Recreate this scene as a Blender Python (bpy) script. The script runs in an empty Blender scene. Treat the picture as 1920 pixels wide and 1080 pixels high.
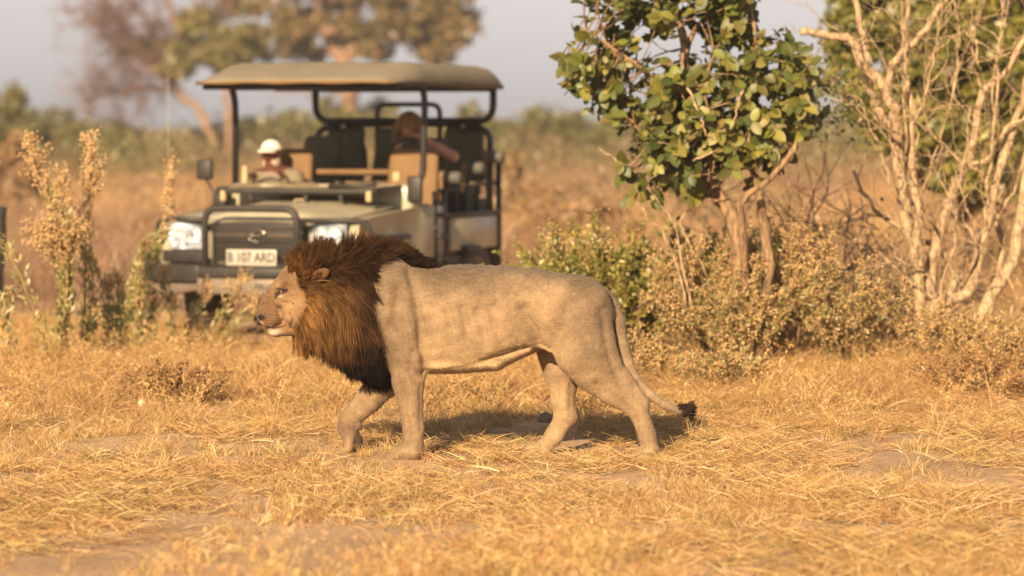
import bpy, bmesh, math, random
import numpy as np
from mathutils import Vector, Matrix

random.seed(7)
RNG = np.random.default_rng(11)
R = math.radians
scene = bpy.context.scene
COL = scene.collection

# ------------------------------------------------------------------ camera
FPX, CAMH, HORIZON = 6500.0, 1.92, 235.0
PITCH = math.atan((540 - HORIZON) / FPX)
cam_d = bpy.data.cameras.new('camera')
cam = bpy.data.objects.new('camera', cam_d)
COL.objects.link(cam)
cam.location = (0, 0, CAMH)
cam.rotation_euler = (R(90) - PITCH, 0, 0)
cam_d.sensor_width = 36.0
cam_d.lens = 36.0 * FPX / 1920.0
cam_d.clip_start = 0.5
cam_d.clip_end = 3000
cam_d.dof.use_dof = True
cam_d.dof.focus_distance = 19.95
cam_d.dof.aperture_fstop = 1.8
scene.camera = cam

# ------------------------------------------------------------------ sky, sun, exposure
SUN_EL, SUN_AZ = R(25), R(20)          # azimuth: behind the camera, this far to its left
world = bpy.data.worlds.new('World')
scene.world = world
world.use_nodes = True
wn, wl = world.node_tree.nodes, world.node_tree.links
wn.clear()
sky = wn.new('ShaderNodeTexSky')
sky.sky_type = 'NISHITA'
sky.sun_disc = False
sky.sun_elevation = SUN_EL
sky.sun_rotation = R(180) + SUN_AZ
sky.air_density = 3.0
sky.dust_density = 0.45
sky.ozone_density = 3.0
hsv = wn.new('ShaderNodeHueSaturation')
hsv.inputs['Saturation'].default_value = 0.10
bg = wn.new('ShaderNodeBackground')
bg.inputs['Strength'].default_value = 0.05
wo = wn.new('ShaderNodeOutputWorld')
wl.new(sky.outputs['Color'], hsv.inputs['Color'])
tint = wn.new('ShaderNodeMix'); tint.data_type = 'RGBA'; tint.blend_type = 'MULTIPLY'; tint.inputs['Factor'].default_value = 1.0
tint.inputs['B'].default_value = (0.985, 0.975, 1.01, 1)
wl.new(hsv.outputs['Color'], tint.inputs['A'])
wl.new(tint.outputs['Result'], bg.inputs['Color'])
wl.new(bg.outputs['Background'], wo.inputs['Surface'])

sun_d = bpy.data.lights.new('sun', 'SUN')
sun_d.energy = 5.0
sun_d.angle = R(0.6)
sun_d.color = (1.0, 0.75, 0.46)
sun = bpy.data.objects.new('sun', sun_d)
COL.objects.link(sun)
to_sun = Vector((-math.sin(SUN_AZ) * math.cos(SUN_EL), -math.cos(SUN_AZ) * math.cos(SUN_EL), math.sin(SUN_EL)))
sun.rotation_euler = to_sun.to_track_quat('Z', 'Y').to_euler()
sun.location = to_sun * 50

vs = scene.view_settings
vs.view_transform = 'Standard'
vs.look = 'None'
vs.exposure = 0.98
vs.gamma = 1.0
vs.use_curve_mapping = False
cy = scene.cycles
cy.use_denoising = True
cy.max_bounces = 6
cy.diffuse_bounces = 3
cy.glossy_bounces = 2
cy.transmission_bounces = 4
cy.transparent_max_bounces = 8
cy.volume_bounces = 0
cy.sample_clamp_indirect = 4.0

# ------------------------------------------------------------------ helpers
def at(px, py, Y):
    """point of the place seen at photo pixel (px, py) at depth Y"""
    dx, dz = (px - 960) / FPX, -(py - 540) / FPX
    fy = math.cos(PITCH) + dz * math.sin(PITCH)
    fz = -math.sin(PITCH) + dz * math.cos(PITCH)
    s = Y / fy
    return Vector((dx * s, Y, CAMH + fz * s))

def tag(o, label=None, cat=None, group=None, kind=None):
    if label: o['label'] = label
    if cat: o['category'] = cat
    if group: o['group'] = group
    if kind: o['kind'] = kind
    return o

def empty(name, loc, rz=0.0):
    o = bpy.data.objects.new(name, None)
    o.empty_display_size = 0.1
    o.location = loc
    o.rotation_euler = (0, 0, rz)
    COL.objects.link(o)
    return o

def link(name, me, mats, parent=None, smooth=True):
    o = bpy.data.objects.new(name, me)
    COL.objects.link(o)
    if not isinstance(mats, (list, tuple)): mats = [mats]
    if len(me.materials) == 0:
        for m in mats: me.materials.append(m)
    if smooth and len(me.polygons):
        me.polygons.foreach_set('use_smooth', np.ones(len(me.polygons), bool))
    if parent is not None: o.parent = parent
    return o

def np_mesh(name, V, F, C=None):
    """V (n,3), F list of equal-length face index arrays (m,k) or a list of them, C (n,3) linear colours"""
    me = bpy.data.meshes.new(name)
    V = np.asarray(V, np.float32)
    Fs = F if isinstance(F, list) else [F]
    Fs = [np.asarray(f, np.int32) for f in Fs if len(f)]
    me.vertices.add(len(V)); me.vertices.foreach_set('co', V.ravel())
    nl = sum(f.size for f in Fs); nf = sum(len(f) for f in Fs)
    me.loops.add(nl); me.polygons.add(nf)
    me.loops.foreach_set('vertex_index', np.concatenate([f.ravel() for f in Fs]))
    tot = np.concatenate([np.full(len(f), f.shape[1], np.int32) for f in Fs])
    st = np.concatenate([[0], np.cumsum(tot)[:-1]]).astype(np.int32)
    me.polygons.foreach_set('loop_start', st)
    me.update(calc_edges=True)
    me.validate()
    if C is not None:
        a = me.color_attributes.new('Col', 'FLOAT_COLOR', 'POINT')
        C4 = np.ones((len(V), 4), np.float32); C4[:, :3] = C
        a.data.foreach_set('color', C4.ravel())
    return me

def srgb(r, g, b):
    f = lambda c: (c / 255) / 12.92 if c / 255 <= 0.04045 else ((c / 255 + 0.055) / 1.055) ** 2.4
    return np.array([f(r), f(g), f(b)])

class MB:
    """collects tubes, boxes and sheets, then becomes ONE mesh object"""
    def __init__(s): s.v = []; s.f = []; s.c = []; s.n = 0; s.has = False
    def add(s, V, F, col=None):
        V = [tuple(p) for p in V]
        s.v += V
        s.f += [tuple(i + s.n for i in f) for f in F]
        s.c += [tuple(col) if col is not None else (1, 1, 1)] * len(V)
        if col is not None: s.has = True
        s.n += len(V)
        return s
    def box(s, c, size, rot=None, col=None):
        hx, hy, hz = size[0] / 2, size[1] / 2, size[2] / 2
        P = [Vector((x, y, z)) for x in (-hx, hx) for y in (-hy, hy) for z in (-hz, hz)]
        if rot is not None: P = [rot @ p for p in P]
        P = [p + Vector(c) for p in P]
        return s.add(P, [(0, 1, 3, 2), (4, 6, 7, 5), (0, 4, 5, 1), (2, 3, 7, 6), (0, 2, 6, 4), (1, 5, 7, 3)], col)
    def tube(s, path, rad, n=8, col=None, cap=True):
        path = [Vector(p) for p in path]
        m = len(path)
        if not hasattr(rad, '__len__'): rad = [rad] * m
        V, F = [], []
        up = Vector((0, 0, 1))
        prev = None
        for i, p in enumerate(path):
            t = (path[min(i + 1, m - 1)] - path[max(i - 1, 0)])
            if t.length < 1e-9: t = Vector((0, 0, 1))
            t.normalize()
            if prev is None:
                a = up if abs(t.z) < 0.9 else Vector((1, 0, 0))
                e1 = t.cross(a).normalized()
            else:
                e1 = (prev - t * prev.dot(t))
                e1 = e1.normalized() if e1.length > 1e-6 else t.orthogonal().normalized()
            prev = e1
            e2 = t.cross(e1)
            for k in range(n):
                an = 2 * math.pi * k / n
                V.append(p + (e1 * math.cos(an) + e2 * math.sin(an)) * rad[i])
        for i in range(m - 1):
            for k in range(n):
                a, b = i * n + k, i * n + (k + 1) % n
                F.append((a, b, b + n, a + n))
        if cap:
            F.append(tuple(range(n - 1, -1, -1)))
            F.append(tuple(range((m - 1) * n, m * n)))
        return s.add(V, F, col)
    def ball(s, c, r, nu=10, nv=7, scl=(1, 1, 1), col=None):
        V = [Vector((0, 0, 1))]
        for j in range(1, nv):
            th = math.pi * j / nv
            for i in range(nu):
                ph = 2 * math.pi * i / nu
                V.append(Vector((math.sin(th) * math.cos(ph), math.sin(th) * math.sin(ph), math.cos(th))))
        V.append(Vector((0, 0, -1)))
        F = [(0, 1 + i, 1 + (i + 1) % nu) for i in range(nu)]
        for j in range(nv - 2):
            for i in range(nu):
                a = 1 + j * nu + i; b = 1 + j * nu + (i + 1) % nu
                F.append((a, a + nu, b + nu, b))
        L = len(V) - 1; o = 1 + (nv - 2) * nu
        F += [(L, o + (i + 1) % nu, o + i) for i in range(nu)]
        V = [Vector((v.x * r * scl[0], v.y * r * scl[1], v.z * r * scl[2])) + Vector(c) for v in V]
        return s.add(V, F, col)
    def disc_ring(s, c, axis, prof, n=24, col=None):
        """lathe of (radius, offset) profile about axis through c"""
        axis = Vector(axis).normalized(); e1 = axis.orthogonal().normalized(); e2 = axis.cross(e1)
        V, F = [], []
        for (r, h) in prof:
            for k in range(n):
                an = 2 * math.pi * k / n
                V.append(Vector(c) + axis * h + (e1 * math.cos(an) + e2 * math.sin(an)) * r)
        for i in range(len(prof) - 1):
            for k in range(n):
                a, b = i * n + k, i * n + (k + 1) % n
                F.append((a, b, b + n, a + n))
        return s.add(V, F, col)
    def grid(s, P, col=None, closed=False):
        """P: rows of points"""
        m, n = len(P), len(P[0])
        V = [p for row in P for p in row]
        F = []
        for i in range(m - 1):
            for k in range(n if closed else n - 1):
                a, b = i * n + k, i * n + (k + 1) % n
                F.append((a, b, b + n, a + n))
        return s.add(V, F, col)
    def build(s, name, mats, parent=None, smooth=False, bevel=0, sub=0, solid=0):
        me = np_mesh_py(name, s.v, s.f, s.c if s.has else None)
        o = link(name, me, mats, parent, smooth)
        if solid:
            m = o.modifiers.new('thickness', 'SOLIDIFY'); m.thickness = solid; m.offset = 0
        if bevel:
            m = o.modifiers.new('bevel', 'BEVEL'); m.width = bevel; m.segments = 2; m.limit_method = 'ANGLE'
            me.polygons.foreach_set('use_smooth', np.ones(len(me.polygons), bool))
        if sub:
            m = o.modifiers.new('sub', 'SUBSURF'); m.levels = sub; m.render_levels = sub
        return o

def np_mesh_py(name, V, F, C=None):
    me = bpy.data.meshes.new(name)
    me.from_pydata([tuple(v) for v in V], [], F)
    if C is not None:
        a = me.color_attributes.new('Col', 'FLOAT_COLOR', 'POINT')
        C4 = np.ones((len(V), 4), np.float32); C4[:, :3] = np.array(C)
        a.data.foreach_set('color', C4.ravel())
    me.update()
    return me

# smooth noise for heights and colour patches: sums of sines in random directions
_nd = RNG.normal(size=(6, 24, 3)); _np = RNG.uniform(0, 6.28, (6, 24))
def noise(P, scale, seed=0):
    P = np.asarray(P, float) / scale
    d = _nd[seed]
    if P.shape[-1] == 2: d = d[:, :2]
    o = np.zeros(P.shape[:-1])
    for k in range(24): o += np.sin(P @ d[k] * 2.2 + _np[seed][k])
    return o / 24 ** 0.5 * 0.7

# ------------------------------------------------------------------ materials
def new_mat(name):
    m = bpy.data.materials.new(name); m.use_nodes = True
    n, l = m.node_tree.nodes, m.node_tree.links
    n.clear()
    out = n.new('ShaderNodeOutputMaterial')
    return m, n, l, out

def mat(name, col, rough=0.6, metal=0.0, var=0.12, vscale=6.0, bump=0.0, bscale=60.0, spec=0.4, vcol=False, dust=None, coat=0.0, stretch=None, sheen=0.0):
    """principled surface with noise-varied colour, optional vertex colour, fine relief and a dust film"""
    m, n, l, out = new_mat(name)
    b = n.new('ShaderNodeBsdfPrincipled')
    b.inputs['Roughness'].default_value = rough
    b.inputs['Metallic'].default_value = metal
    b.inputs['Specular IOR Level'].default_value = spec
    b.inputs['Coat Weight'].default_value = coat
    if sheen:
        b.inputs['Sheen Weight'].default_value = sheen
    tc = n.new('ShaderNodeTexCoord')
    src = tc.outputs['Object']
    if stretch:
        mp = n.new('ShaderNodeMapping'); mp.inputs['Scale'].default_value = stretch
        l.new(src, mp.inputs['Vector']); src = mp.outputs['Vector']
    nz = n.new('ShaderNodeTexNoise'); nz.inputs['Scale'].default_value = vscale; nz.inputs['Detail'].default_value = 6
    l.new(src, nz.inputs['Vector'])
    hv = n.new('ShaderNodeHueSaturation')
    mr = n.new('ShaderNodeMapRange')
    mr.inputs['From Min'].default_value = 0.3; mr.inputs['From Max'].default_value = 0.7
    mr.inputs['To Min'].default_value = 1 - var; mr.inputs['To Max'].default_value = 1 + var
    l.new(nz.outputs['Fac'], mr.inputs['Value'])
    l.new(mr.outputs['Result'], hv.inputs['Value'])
    if vcol:
        a = n.new('ShaderNodeAttribute'); a.attribute_name = 'Col'
        mx = n.new('ShaderNodeMix'); mx.data_type = 'RGBA'; mx.blend_type = 'MULTIPLY'; mx.inputs['Factor'].default_value = 1
        l.new(a.outputs['Color'], mx.inputs['A']); mx.inputs['B'].default_value = (*col, 1)
        l.new(mx.outputs['Result'], hv.inputs['Color'])
    else:
        hv.inputs['Color'].default_value = (*col, 1)
    cout = hv.outputs['Color']
    if dust:
        dn = n.new('ShaderNodeTexNoise'); dn.inputs['Scale'].default_value = 3.0; dn.inputs['Detail'].default_value = 8
        l.new(tc.outputs['Object'], dn.inputs['Vector'])
        dm = n.new('ShaderNodeMapRange'); dm.inputs['From Min'].default_value = 0.35; dm.inputs['From Max'].default_value = 0.75
        dm.inputs['To Min'].default_value = dust[1] * 0.3; dm.inputs['To Max'].default_value = dust[1]
        l.new(dn.outputs['Fac'], dm.inputs['Value'])
        mx2 = n.new('ShaderNodeMix'); mx2.data_type = 'RGBA'
        l.new(dm.outputs['Result'], mx2.inputs['Factor']); l.new(cout, mx2.inputs['A']); mx2.inputs['B'].default_value = (*dust[0], 1)
        cout = mx2.outputs['Result']
    l.new(cout, b.inputs['Base Color'])
    if bump:
        bn = n.new('ShaderNodeTexNoise'); bn.inputs['Scale'].default_value = bscale; bn.inputs['Detail'].default_value = 4
        l.new(src, bn.inputs['Vector'])
        bp = n.new('ShaderNodeBump'); bp.inputs['Strength'].default_value = bump; bp.inputs['Distance'].default_value = 0.02
        l.new(bn.outputs['Fac'], bp.inputs['Height']); l.new(bp.outputs['Normal'], b.inputs['Normal'])
    l.new(b.outputs['BSDF'], out.inputs['Surface'])
    return m

def leaf_mat(name, col, trans=0.35, var=0.35, gloss=0.06, vcol=True, hue=0.03, rough=0.45):
    """thin leaf or blade: diffuse + translucent + a little gloss; varies per object / instance"""
    m, n, l, out = new_mat(name)
    oi = n.new('ShaderNodeObjectInfo')
    hv = n.new('ShaderNodeHueSaturation')
    m1 = n.new('ShaderNodeMapRange'); m1.inputs['To Min'].default_value = 1 - var; m1.inputs['To Max'].default_value = 1 + var
    l.new(oi.outputs['Random'], m1.inputs['Value']); l.new(m1.outputs['Result'], hv.inputs['Value'])
    wn_ = n.new('ShaderNodeTexWhiteNoise'); wn_.noise_dimensions = '1D'
    l.new(oi.outputs['Random'], wn_.inputs['W'])
    m2 = n.new('ShaderNodeMapRange'); m2.inputs['To Min'].default_value = 0.5 - hue; m2.inputs['To Max'].default_value = 0.5 + hue
    l.new(wn_.outputs['Value'], m2.inputs['Value']); l.new(m2.outputs['Result'], hv.inputs['Hue'])
    if vcol:
        a = n.new('ShaderNodeAttribute'); a.attribute_name = 'Col'
        mx = n.new('ShaderNodeMix'); mx.data_type = 'RGBA'; mx.blend_type = 'MULTIPLY'; mx.inputs['Factor'].default_value = 1
        l.new(a.outputs['Color'], mx.inputs['A']); mx.inputs['B'].default_value = (*col, 1)
        l.new(mx.outputs['Result'], hv.inputs['Color'])
    else:
        hv.inputs['Color'].default_value = (*col, 1)
    d = n.new('ShaderNodeBsdfDiffuse'); t = n.new('ShaderNodeBsdfTranslucent'); g = n.new('ShaderNodeBsdfGlossy')
    g.inputs['Roughness'].default_value = rough; g.inputs['Color'].default_value = (1, 1, 1, 1)
    l.new(hv.outputs['Color'], d.inputs['Color']); l.new(hv.outputs['Color'], t.inputs['Color'])
    s1 = n.new('ShaderNodeMixShader'); s1.inputs['Fac'].default_value = trans
    l.new(d.outputs['BSDF'], s1.inputs[1]); l.new(t.outputs['BSDF'], s1.inputs[2])
    s2 = n.new('ShaderNodeMixShader'); s2.inputs['Fac'].default_value = gloss
    l.new(s1.outputs['Shader'], s2.inputs[1]); l.new(g.outputs['BSDF'], s2.inputs[2])
    l.new(s2.outputs['Shader'], out.inputs['Surface'])
    return m

# ------------------------------------------------------------------ implicit surfaces -> one continuous skin
class SDF:
    def __init__(s, xs, ys, zs):
        s.x, s.y, s.z = [np.asarray(a, np.float32) for a in (xs, ys, zs)]
        s.d = np.full((len(xs), len(ys), len(zs)), 60.0, np.float32)
    def _sl(s, lo, hi):
        r = []
        for a, l, h in zip((s.x, s.y, s.z), lo, hi):
            i0 = max(int(np.searchsorted(a, l)) - 1, 0); i1 = min(int(np.searchsorted(a, h)) + 1, len(a))
            r.append(slice(i0, max(i1, i0 + 1)))
        return tuple(r)
    def _mix(s, sl, dn, k, op):
        d0 = s.d[sl]
        if op == '+':
            h = np.maximum(k - np.abs(d0 - dn), 0) / max(k, 1e-6)
            s.d[sl] = np.minimum(d0, dn) - h * h * k * 0.25
        else:
            h = np.maximum(k - np.abs(d0 + dn), 0) / max(k, 1e-6)
            s.d[sl] = np.maximum(d0, -dn) + h * h * k * 0.25
    def cone(s, a, b, r0, r1, k=8, sw=1.0, op='+', ax=2):
        a = np.array(a, float); b = np.array(b, float)
        rm = max(r0, r1) + k + 8
        sc = np.ones(3); sc[ax] = sw
        lo = np.minimum(a, b) - rm * np.maximum(sc, 1); hi = np.maximum(a, b) + rm * np.maximum(sc, 1)
        sl = s._sl(lo, hi)
        X = s.x[sl[0]][:, None, None] / sc[0]; Y = s.y[sl[1]][None, :, None] / sc[1]; Z = s.z[sl[2]][None, None, :] / sc[2]
        A = a / sc; B = b / sc
        ab = B - A; L = max(float(ab @ ab), 1e-9)
        t = np.clip(((X - A[0]) * ab[0] + (Y - A[1]) * ab[1] + (Z - A[2]) * ab[2]) / L, 0, 1)
        d = np.sqrt((X - A[0] - t * ab[0]) ** 2 + (Y - A[1] - t * ab[1]) ** 2 + (Z - A[2] - t * ab[2]) ** 2) - (r0 + (r1 - r0) * t)
        s._mix(sl, (d * min(1.0, max(sw, 0.4))).astype(np.float32), k, op)
    def ell(s, c, r, k=8, op='+', rot=0.0):
        """ellipsoid; rot turns it in the x-y plane"""
        c = np.array(c, float); r = np.array(r, float)
        rm = max(r) + k + 8
        sl = s._sl(c - rm, c + rm)
        X = s.x[sl[0]][:, None, None] - c[0]; Y = s.y[sl[1]][None, :, None] - c[1]; Z = s.z[sl[2]][None, None, :] - c[2]
        if rot:
            cs, sn = math.cos(rot), math.sin(rot)
            X, Y = X * cs + Y * sn, -X * sn + Y * cs
        k0 = np.sqrt((X / r[0]) ** 2 + (Y / r[1]) ** 2 + (Z / r[2]) ** 2)
        k1 = np.sqrt((X / r[0] ** 2) ** 2 + (Y / r[1] ** 2) ** 2 + (Z / r[2] ** 2) ** 2) + 1e-6
        s._mix(sl, (k0 * (k0 - 1) / k1).astype(np.float32), k, op)
    def loft(s, us, top, bot, hw, k=8, p=2.3):
        """body along x: top / bottom (in y) and half width (in z) per station"""
        X = np.clip(s.x, us[0], us[-1])
        def cub(v):
            # smooth interpolation (Catmull-Rom)
            us_, v_ = np.array(us, float), np.array(v, float)
            i = np.clip(np.searchsorted(us_, X) - 1, 0, len(us_) - 2)
            t = (X - us_[i]) / (us_[i + 1] - us_[i])
            m = np.gradient(v_, us_)
            h = us_[i + 1] - us_[i]
            return ((2 * t**3 - 3 * t**2 + 1) * v_[i] + (t**3 - 2 * t**2 + t) * h * m[i] + (-2 * t**3 + 3 * t**2) * v_[i + 1] + (t**3 - t**2) * h * m[i + 1])
        T, B, W = cub(top), cub(bot), cub(hw)
        c = ((T + B) / 2)[:, None, None]; hh = (np.abs(B - T) / 2)[:, None, None]; W = W[:, None, None]
        q = (np.abs((s.y[None, :, None] - c) / hh) ** p + np.abs(s.z[None, None, :] / W) ** p) ** (1 / p)
        d = (q - 1) * np.minimum(hh, W)
        ex = np.abs(s.x - X)[:, None, None]
        d = np.where(ex > 0, np.sqrt(np.maximum(d, 0) ** 2 + ex ** 2) + np.minimum(d, 0) * 0, d)
        s._mix((slice(None),) * 3, d.astype(np.float32), k, '+')
    def sample(s, P):
        """trilinear distance at points"""
        idx = []; fr = []
        for j, a in enumerate((s.x, s.y, s.z)):
            i = np.clip(np.searchsorted(a, P[:, j]) - 1, 0, len(a) - 2)
            idx.append(i); fr.append(np.clip((P[:, j] - a[i]) / (a[i + 1] - a[i]), 0, 1))
        o = 0
        for dx in (0, 1):
            for dy in (0, 1):
                for dz in (0, 1):
                    w = (fr[0] if dx else 1 - fr[0]) * (fr[1] if dy else 1 - fr[1]) * (fr[2] if dz else 1 - fr[2])
                    o = o + w * s.d[idx[0] + dx, idx[1] + dy, idx[2] + dz]
        return o
    def grad(s, P, e=2.0):
        g = np.zeros_like(P)
        for j in range(3):
            h = np.zeros(3); h[j] = e
            g[:, j] = s.sample(P + h) - s.sample(P - h)
        return g / (np.linalg.norm(g, axis=1, keepdims=True) + 1e-9)
    def mesh(s, relax=2):
        """surface nets on the rectilinear grid; returns V (n,3), F (m,4)"""
        d = s.d; nx, ny, nz = d.shape
        ins = d < 0
        cnt = np.zeros((nx - 1, ny - 1, nz - 1), np.int8)
        for a in (0, 1):
            for b in (0, 1):
                for c in (0, 1):
                    cnt += ins[a:nx - 1 + a, b:ny - 1 + b, c:nz - 1 + c]
        act = np.argwhere((cnt > 0) & (cnt < 8))
        vid = np.full((nx - 1, ny - 1, nz - 1), -1, np.int64)
        vid[act[:, 0], act[:, 1], act[:, 2]] = np.arange(len(act))
        acc = np.zeros((len(act), 3)); num = np.zeros(len(act))
        G = (s.x, s.y, s.z)
        cor = [(a, b, c) for a in (0, 1) for b in (0, 1) for c in (0, 1)]
        for p in cor:
            for ax in range(3):
                if p[ax]: continue
                q = list(p); q[ax] = 1
                i0 = act + np.array(p); i1 = act + np.array(q)
                d0 = d[i0[:, 0], i0[:, 1], i0[:, 2]]; d1 = d[i1[:, 0], i1[:, 1], i1[:, 2]]
                cr = (d0 < 0) != (d1 < 0)
                t = np.where(cr, d0 / np.where(cr, d0 - d1, 1), 0)
                P = np.stack([G[j][i0[:, j]] + t * (G[j][i1[:, j]] - G[j][i0[:, j]]) for j in range(3)], 1)
                acc += np.where(cr[:, None], P, 0); num += cr
        V = acc / num[:, None]
        F = []
        for ax in range(3):
            b, c = (ax + 1) % 3, (ax + 2) % 3
            sl0 = [slice(None)] * 3; sl1 = [slice(None)] * 3
            sl0[ax] = slice(0, -1); sl1[ax] = slice(1, None)
            e = ins[tuple(sl0)] != ins[tuple(sl1)]
            idx = np.argwhere(e)
            idx = idx[(idx[:, b] > 0) & (idx[:, c] > 0) & (idx[:, b] < d.shape[b] - 1) & (idx[:, c] < d.shape[c] - 1)]
            flip = ins[idx[:, 0], idx[:, 1], idx[:, 2]]
            def g(ob, oc):
                k = idx.copy(); k[:, b] += ob; k[:, c] += oc
                return vid[k[:, 0], k[:, 1], k[:, 2]]
            q = np.stack([g(-1, -1), g(0, -1), g(0, 0), g(-1, 0)], 1)
            q[~flip] = q[~flip][:, ::-1]
            F.append(q)
        F = np.concatenate(F)
        F = F[(F >= 0).all(1)]
        for _ in range(relax):
            S = np.zeros_like(V); N = np.zeros(len(V))
            for j in range(4):
                np.add.at(S, F[:, j], V[F[:, (j + 1) % 4]]); np.add.at(N, F[:, j], 1)
                np.add.at(S, F[:, (j + 1) % 4], V[F[:, j]]); np.add.at(N, F[:, (j + 1) % 4], 1)
            V = V * 0.4 + 0.6 * S / np.maximum(N, 1)[:, None]
            # back onto the surface
            V = V - self_proj(s, V)
        return V, F

def self_proj(s, V):
    g = s.grad(V, 1.0 * (s.x[1] - s.x[0]))
    return g * (s.sample(V)[:, None]) * 0.8

def face_normals(V, F):
    n = np.cross(V[F[:, 2]] - V[F[:, 0]], V[F[:, 3]] - V[F[:, 1]])
    a = np.linalg.norm(n, axis=1)
    return n / (a[:, None] + 1e-12), a / 2

def lerp(a, b, t): return a + (b - a) * t
def smooth(e0, e1, x):
    t = np.clip((x - e0) / (e1 - e0), 0, 1)
    return t * t * (3 - 2 * t)
# ------------------------------------------------------------------ ground
def ground_h(x, y):
    P = np.stack([np.asarray(x, float), np.asarray(y, float)], -1)
    h = 0.035 * noise(P, 3.2, 0) + 0.018 * noise(P, 0.9, 1) + 0.010 * noise(P, 0.35, 2)
    h = h + 0.10 * smooth(21.5, 25, P[..., 1]) * smooth(29, 27, P[..., 1]) * (0.6 + 0.6 * noise(P, 2.0, 3))
    flat = np.exp(-(((P[..., 0] + 0.1) / 1.5) ** 2 + ((P[..., 1] - 20) / 0.55) ** 2))
    return h * (1 - flat * 0.9) * smooth(11, 14, P[..., 1]) - 0.004

def soil_mat():
    m, n, l, out = new_mat('dry_soil')
    b = n.new('ShaderNodeBsdfPrincipled'); b.inputs['Roughness'].default_value = 0.95; b.inputs['Specular IOR Level'].default_value = 0.1
    tc = n.new('ShaderNodeTexCoord')
    n1 = n.new('ShaderNodeTexNoise'); n1.inputs['Scale'].default_value = 1.1; n1.inputs['Detail'].default_value = 9
    n2 = n.new('ShaderNodeTexNoise'); n2.inputs['Scale'].default_value = 28; n2.inputs['Detail'].default_value = 8
    mp = n.new('ShaderNodeMapping'); mp.inputs['Scale'].default_value = (1, 2.2, 1)
    l.new(tc.outputs['Object'], n1.inputs['Vector']); l.new(tc.outputs['Object'], mp.inputs['Vector']); l.new(mp.outputs['Vector'], n2.inputs['Vector'])
    r1 = n.new('ShaderNodeValToRGB')
    r1.color_ramp.elements[0].position = 0.3; r1.color_ramp.elements[0].color = (0.40, 0.275, 0.175, 1)
    r1.color_ramp.elements[1].position = 0.7; r1.color_ramp.elements[1].color = (0.55, 0.39, 0.245, 1)
    l.new(n1.outputs['Fac'], r1.inputs['Fac'])
    r2 = n.new('ShaderNodeValToRGB')
    r2.color_ramp.elements[0].position = 0.32; r2.color_ramp.elements[0].color = (0.68, 0.64, 0.62, 1)
    r2.color_ramp.elements[1].position = 0.68; r2.color_ramp.elements[1].color = (1.2, 1.15, 1.1, 1)
    l.new(n2.outputs['Fac'], r2.inputs['Fac'])
    mx = n.new('ShaderNodeMix'); mx.data_type = 'RGBA'; mx.blend_type = 'MULTIPLY'; mx.inputs['Factor'].default_value = 1
    l.new(r1.outputs['Color'], mx.inputs['A']); l.new(r2.outputs['Color'], mx.inputs['B'])
    l.new(mx.outputs['Result'], b.inputs['Base Color'])
    bp = n.new('ShaderNodeBump'); bp.inputs['Strength'].default_value = 0.8; bp.inputs['Distance'].default_value = 0.03
    l.new(n2.outputs['Fac'], bp.inputs['Height']); l.new(bp.outputs['Normal'], b.inputs['Normal'])
    l.new(b.outputs['BSDF'], out.inputs['Surface'])
    return m
def make_ground():
    xs = np.concatenate([np.linspace(-900, -16, 12), np.linspace(-12, 12, 320), np.linspace(16, 900, 12)])
    ys = np.concatenate([np.linspace(-200, 8, 5), np.linspace(10, 46, 420), np.linspace(50, 160, 14), np.linspace(220, 1600, 8)])
    X, Y = np.meshgrid(xs, ys, indexing='ij')
    Z = ground_h(X, Y) * smooth(14, 11, np.abs(X)) * smooth(50, 44, Y)
    V = np.stack([X, Y, Z], -1).reshape(-1, 3)
    n = len(ys)
    i, j = np.meshgrid(np.arange(len(xs) - 1), np.arange(n - 1), indexing='ij')
    a = (i * n + j).ravel()
    F = np.stack([a, a + n, a + n + 1, a + 1], 1)
    o = link('ground', np_mesh('ground', V, F), soil_mat())
    o['kind'] = 'structure'
    return o
make_ground()
gz = lambda x, y: float(ground_h(np.array(x), np.array(y)))

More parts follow.
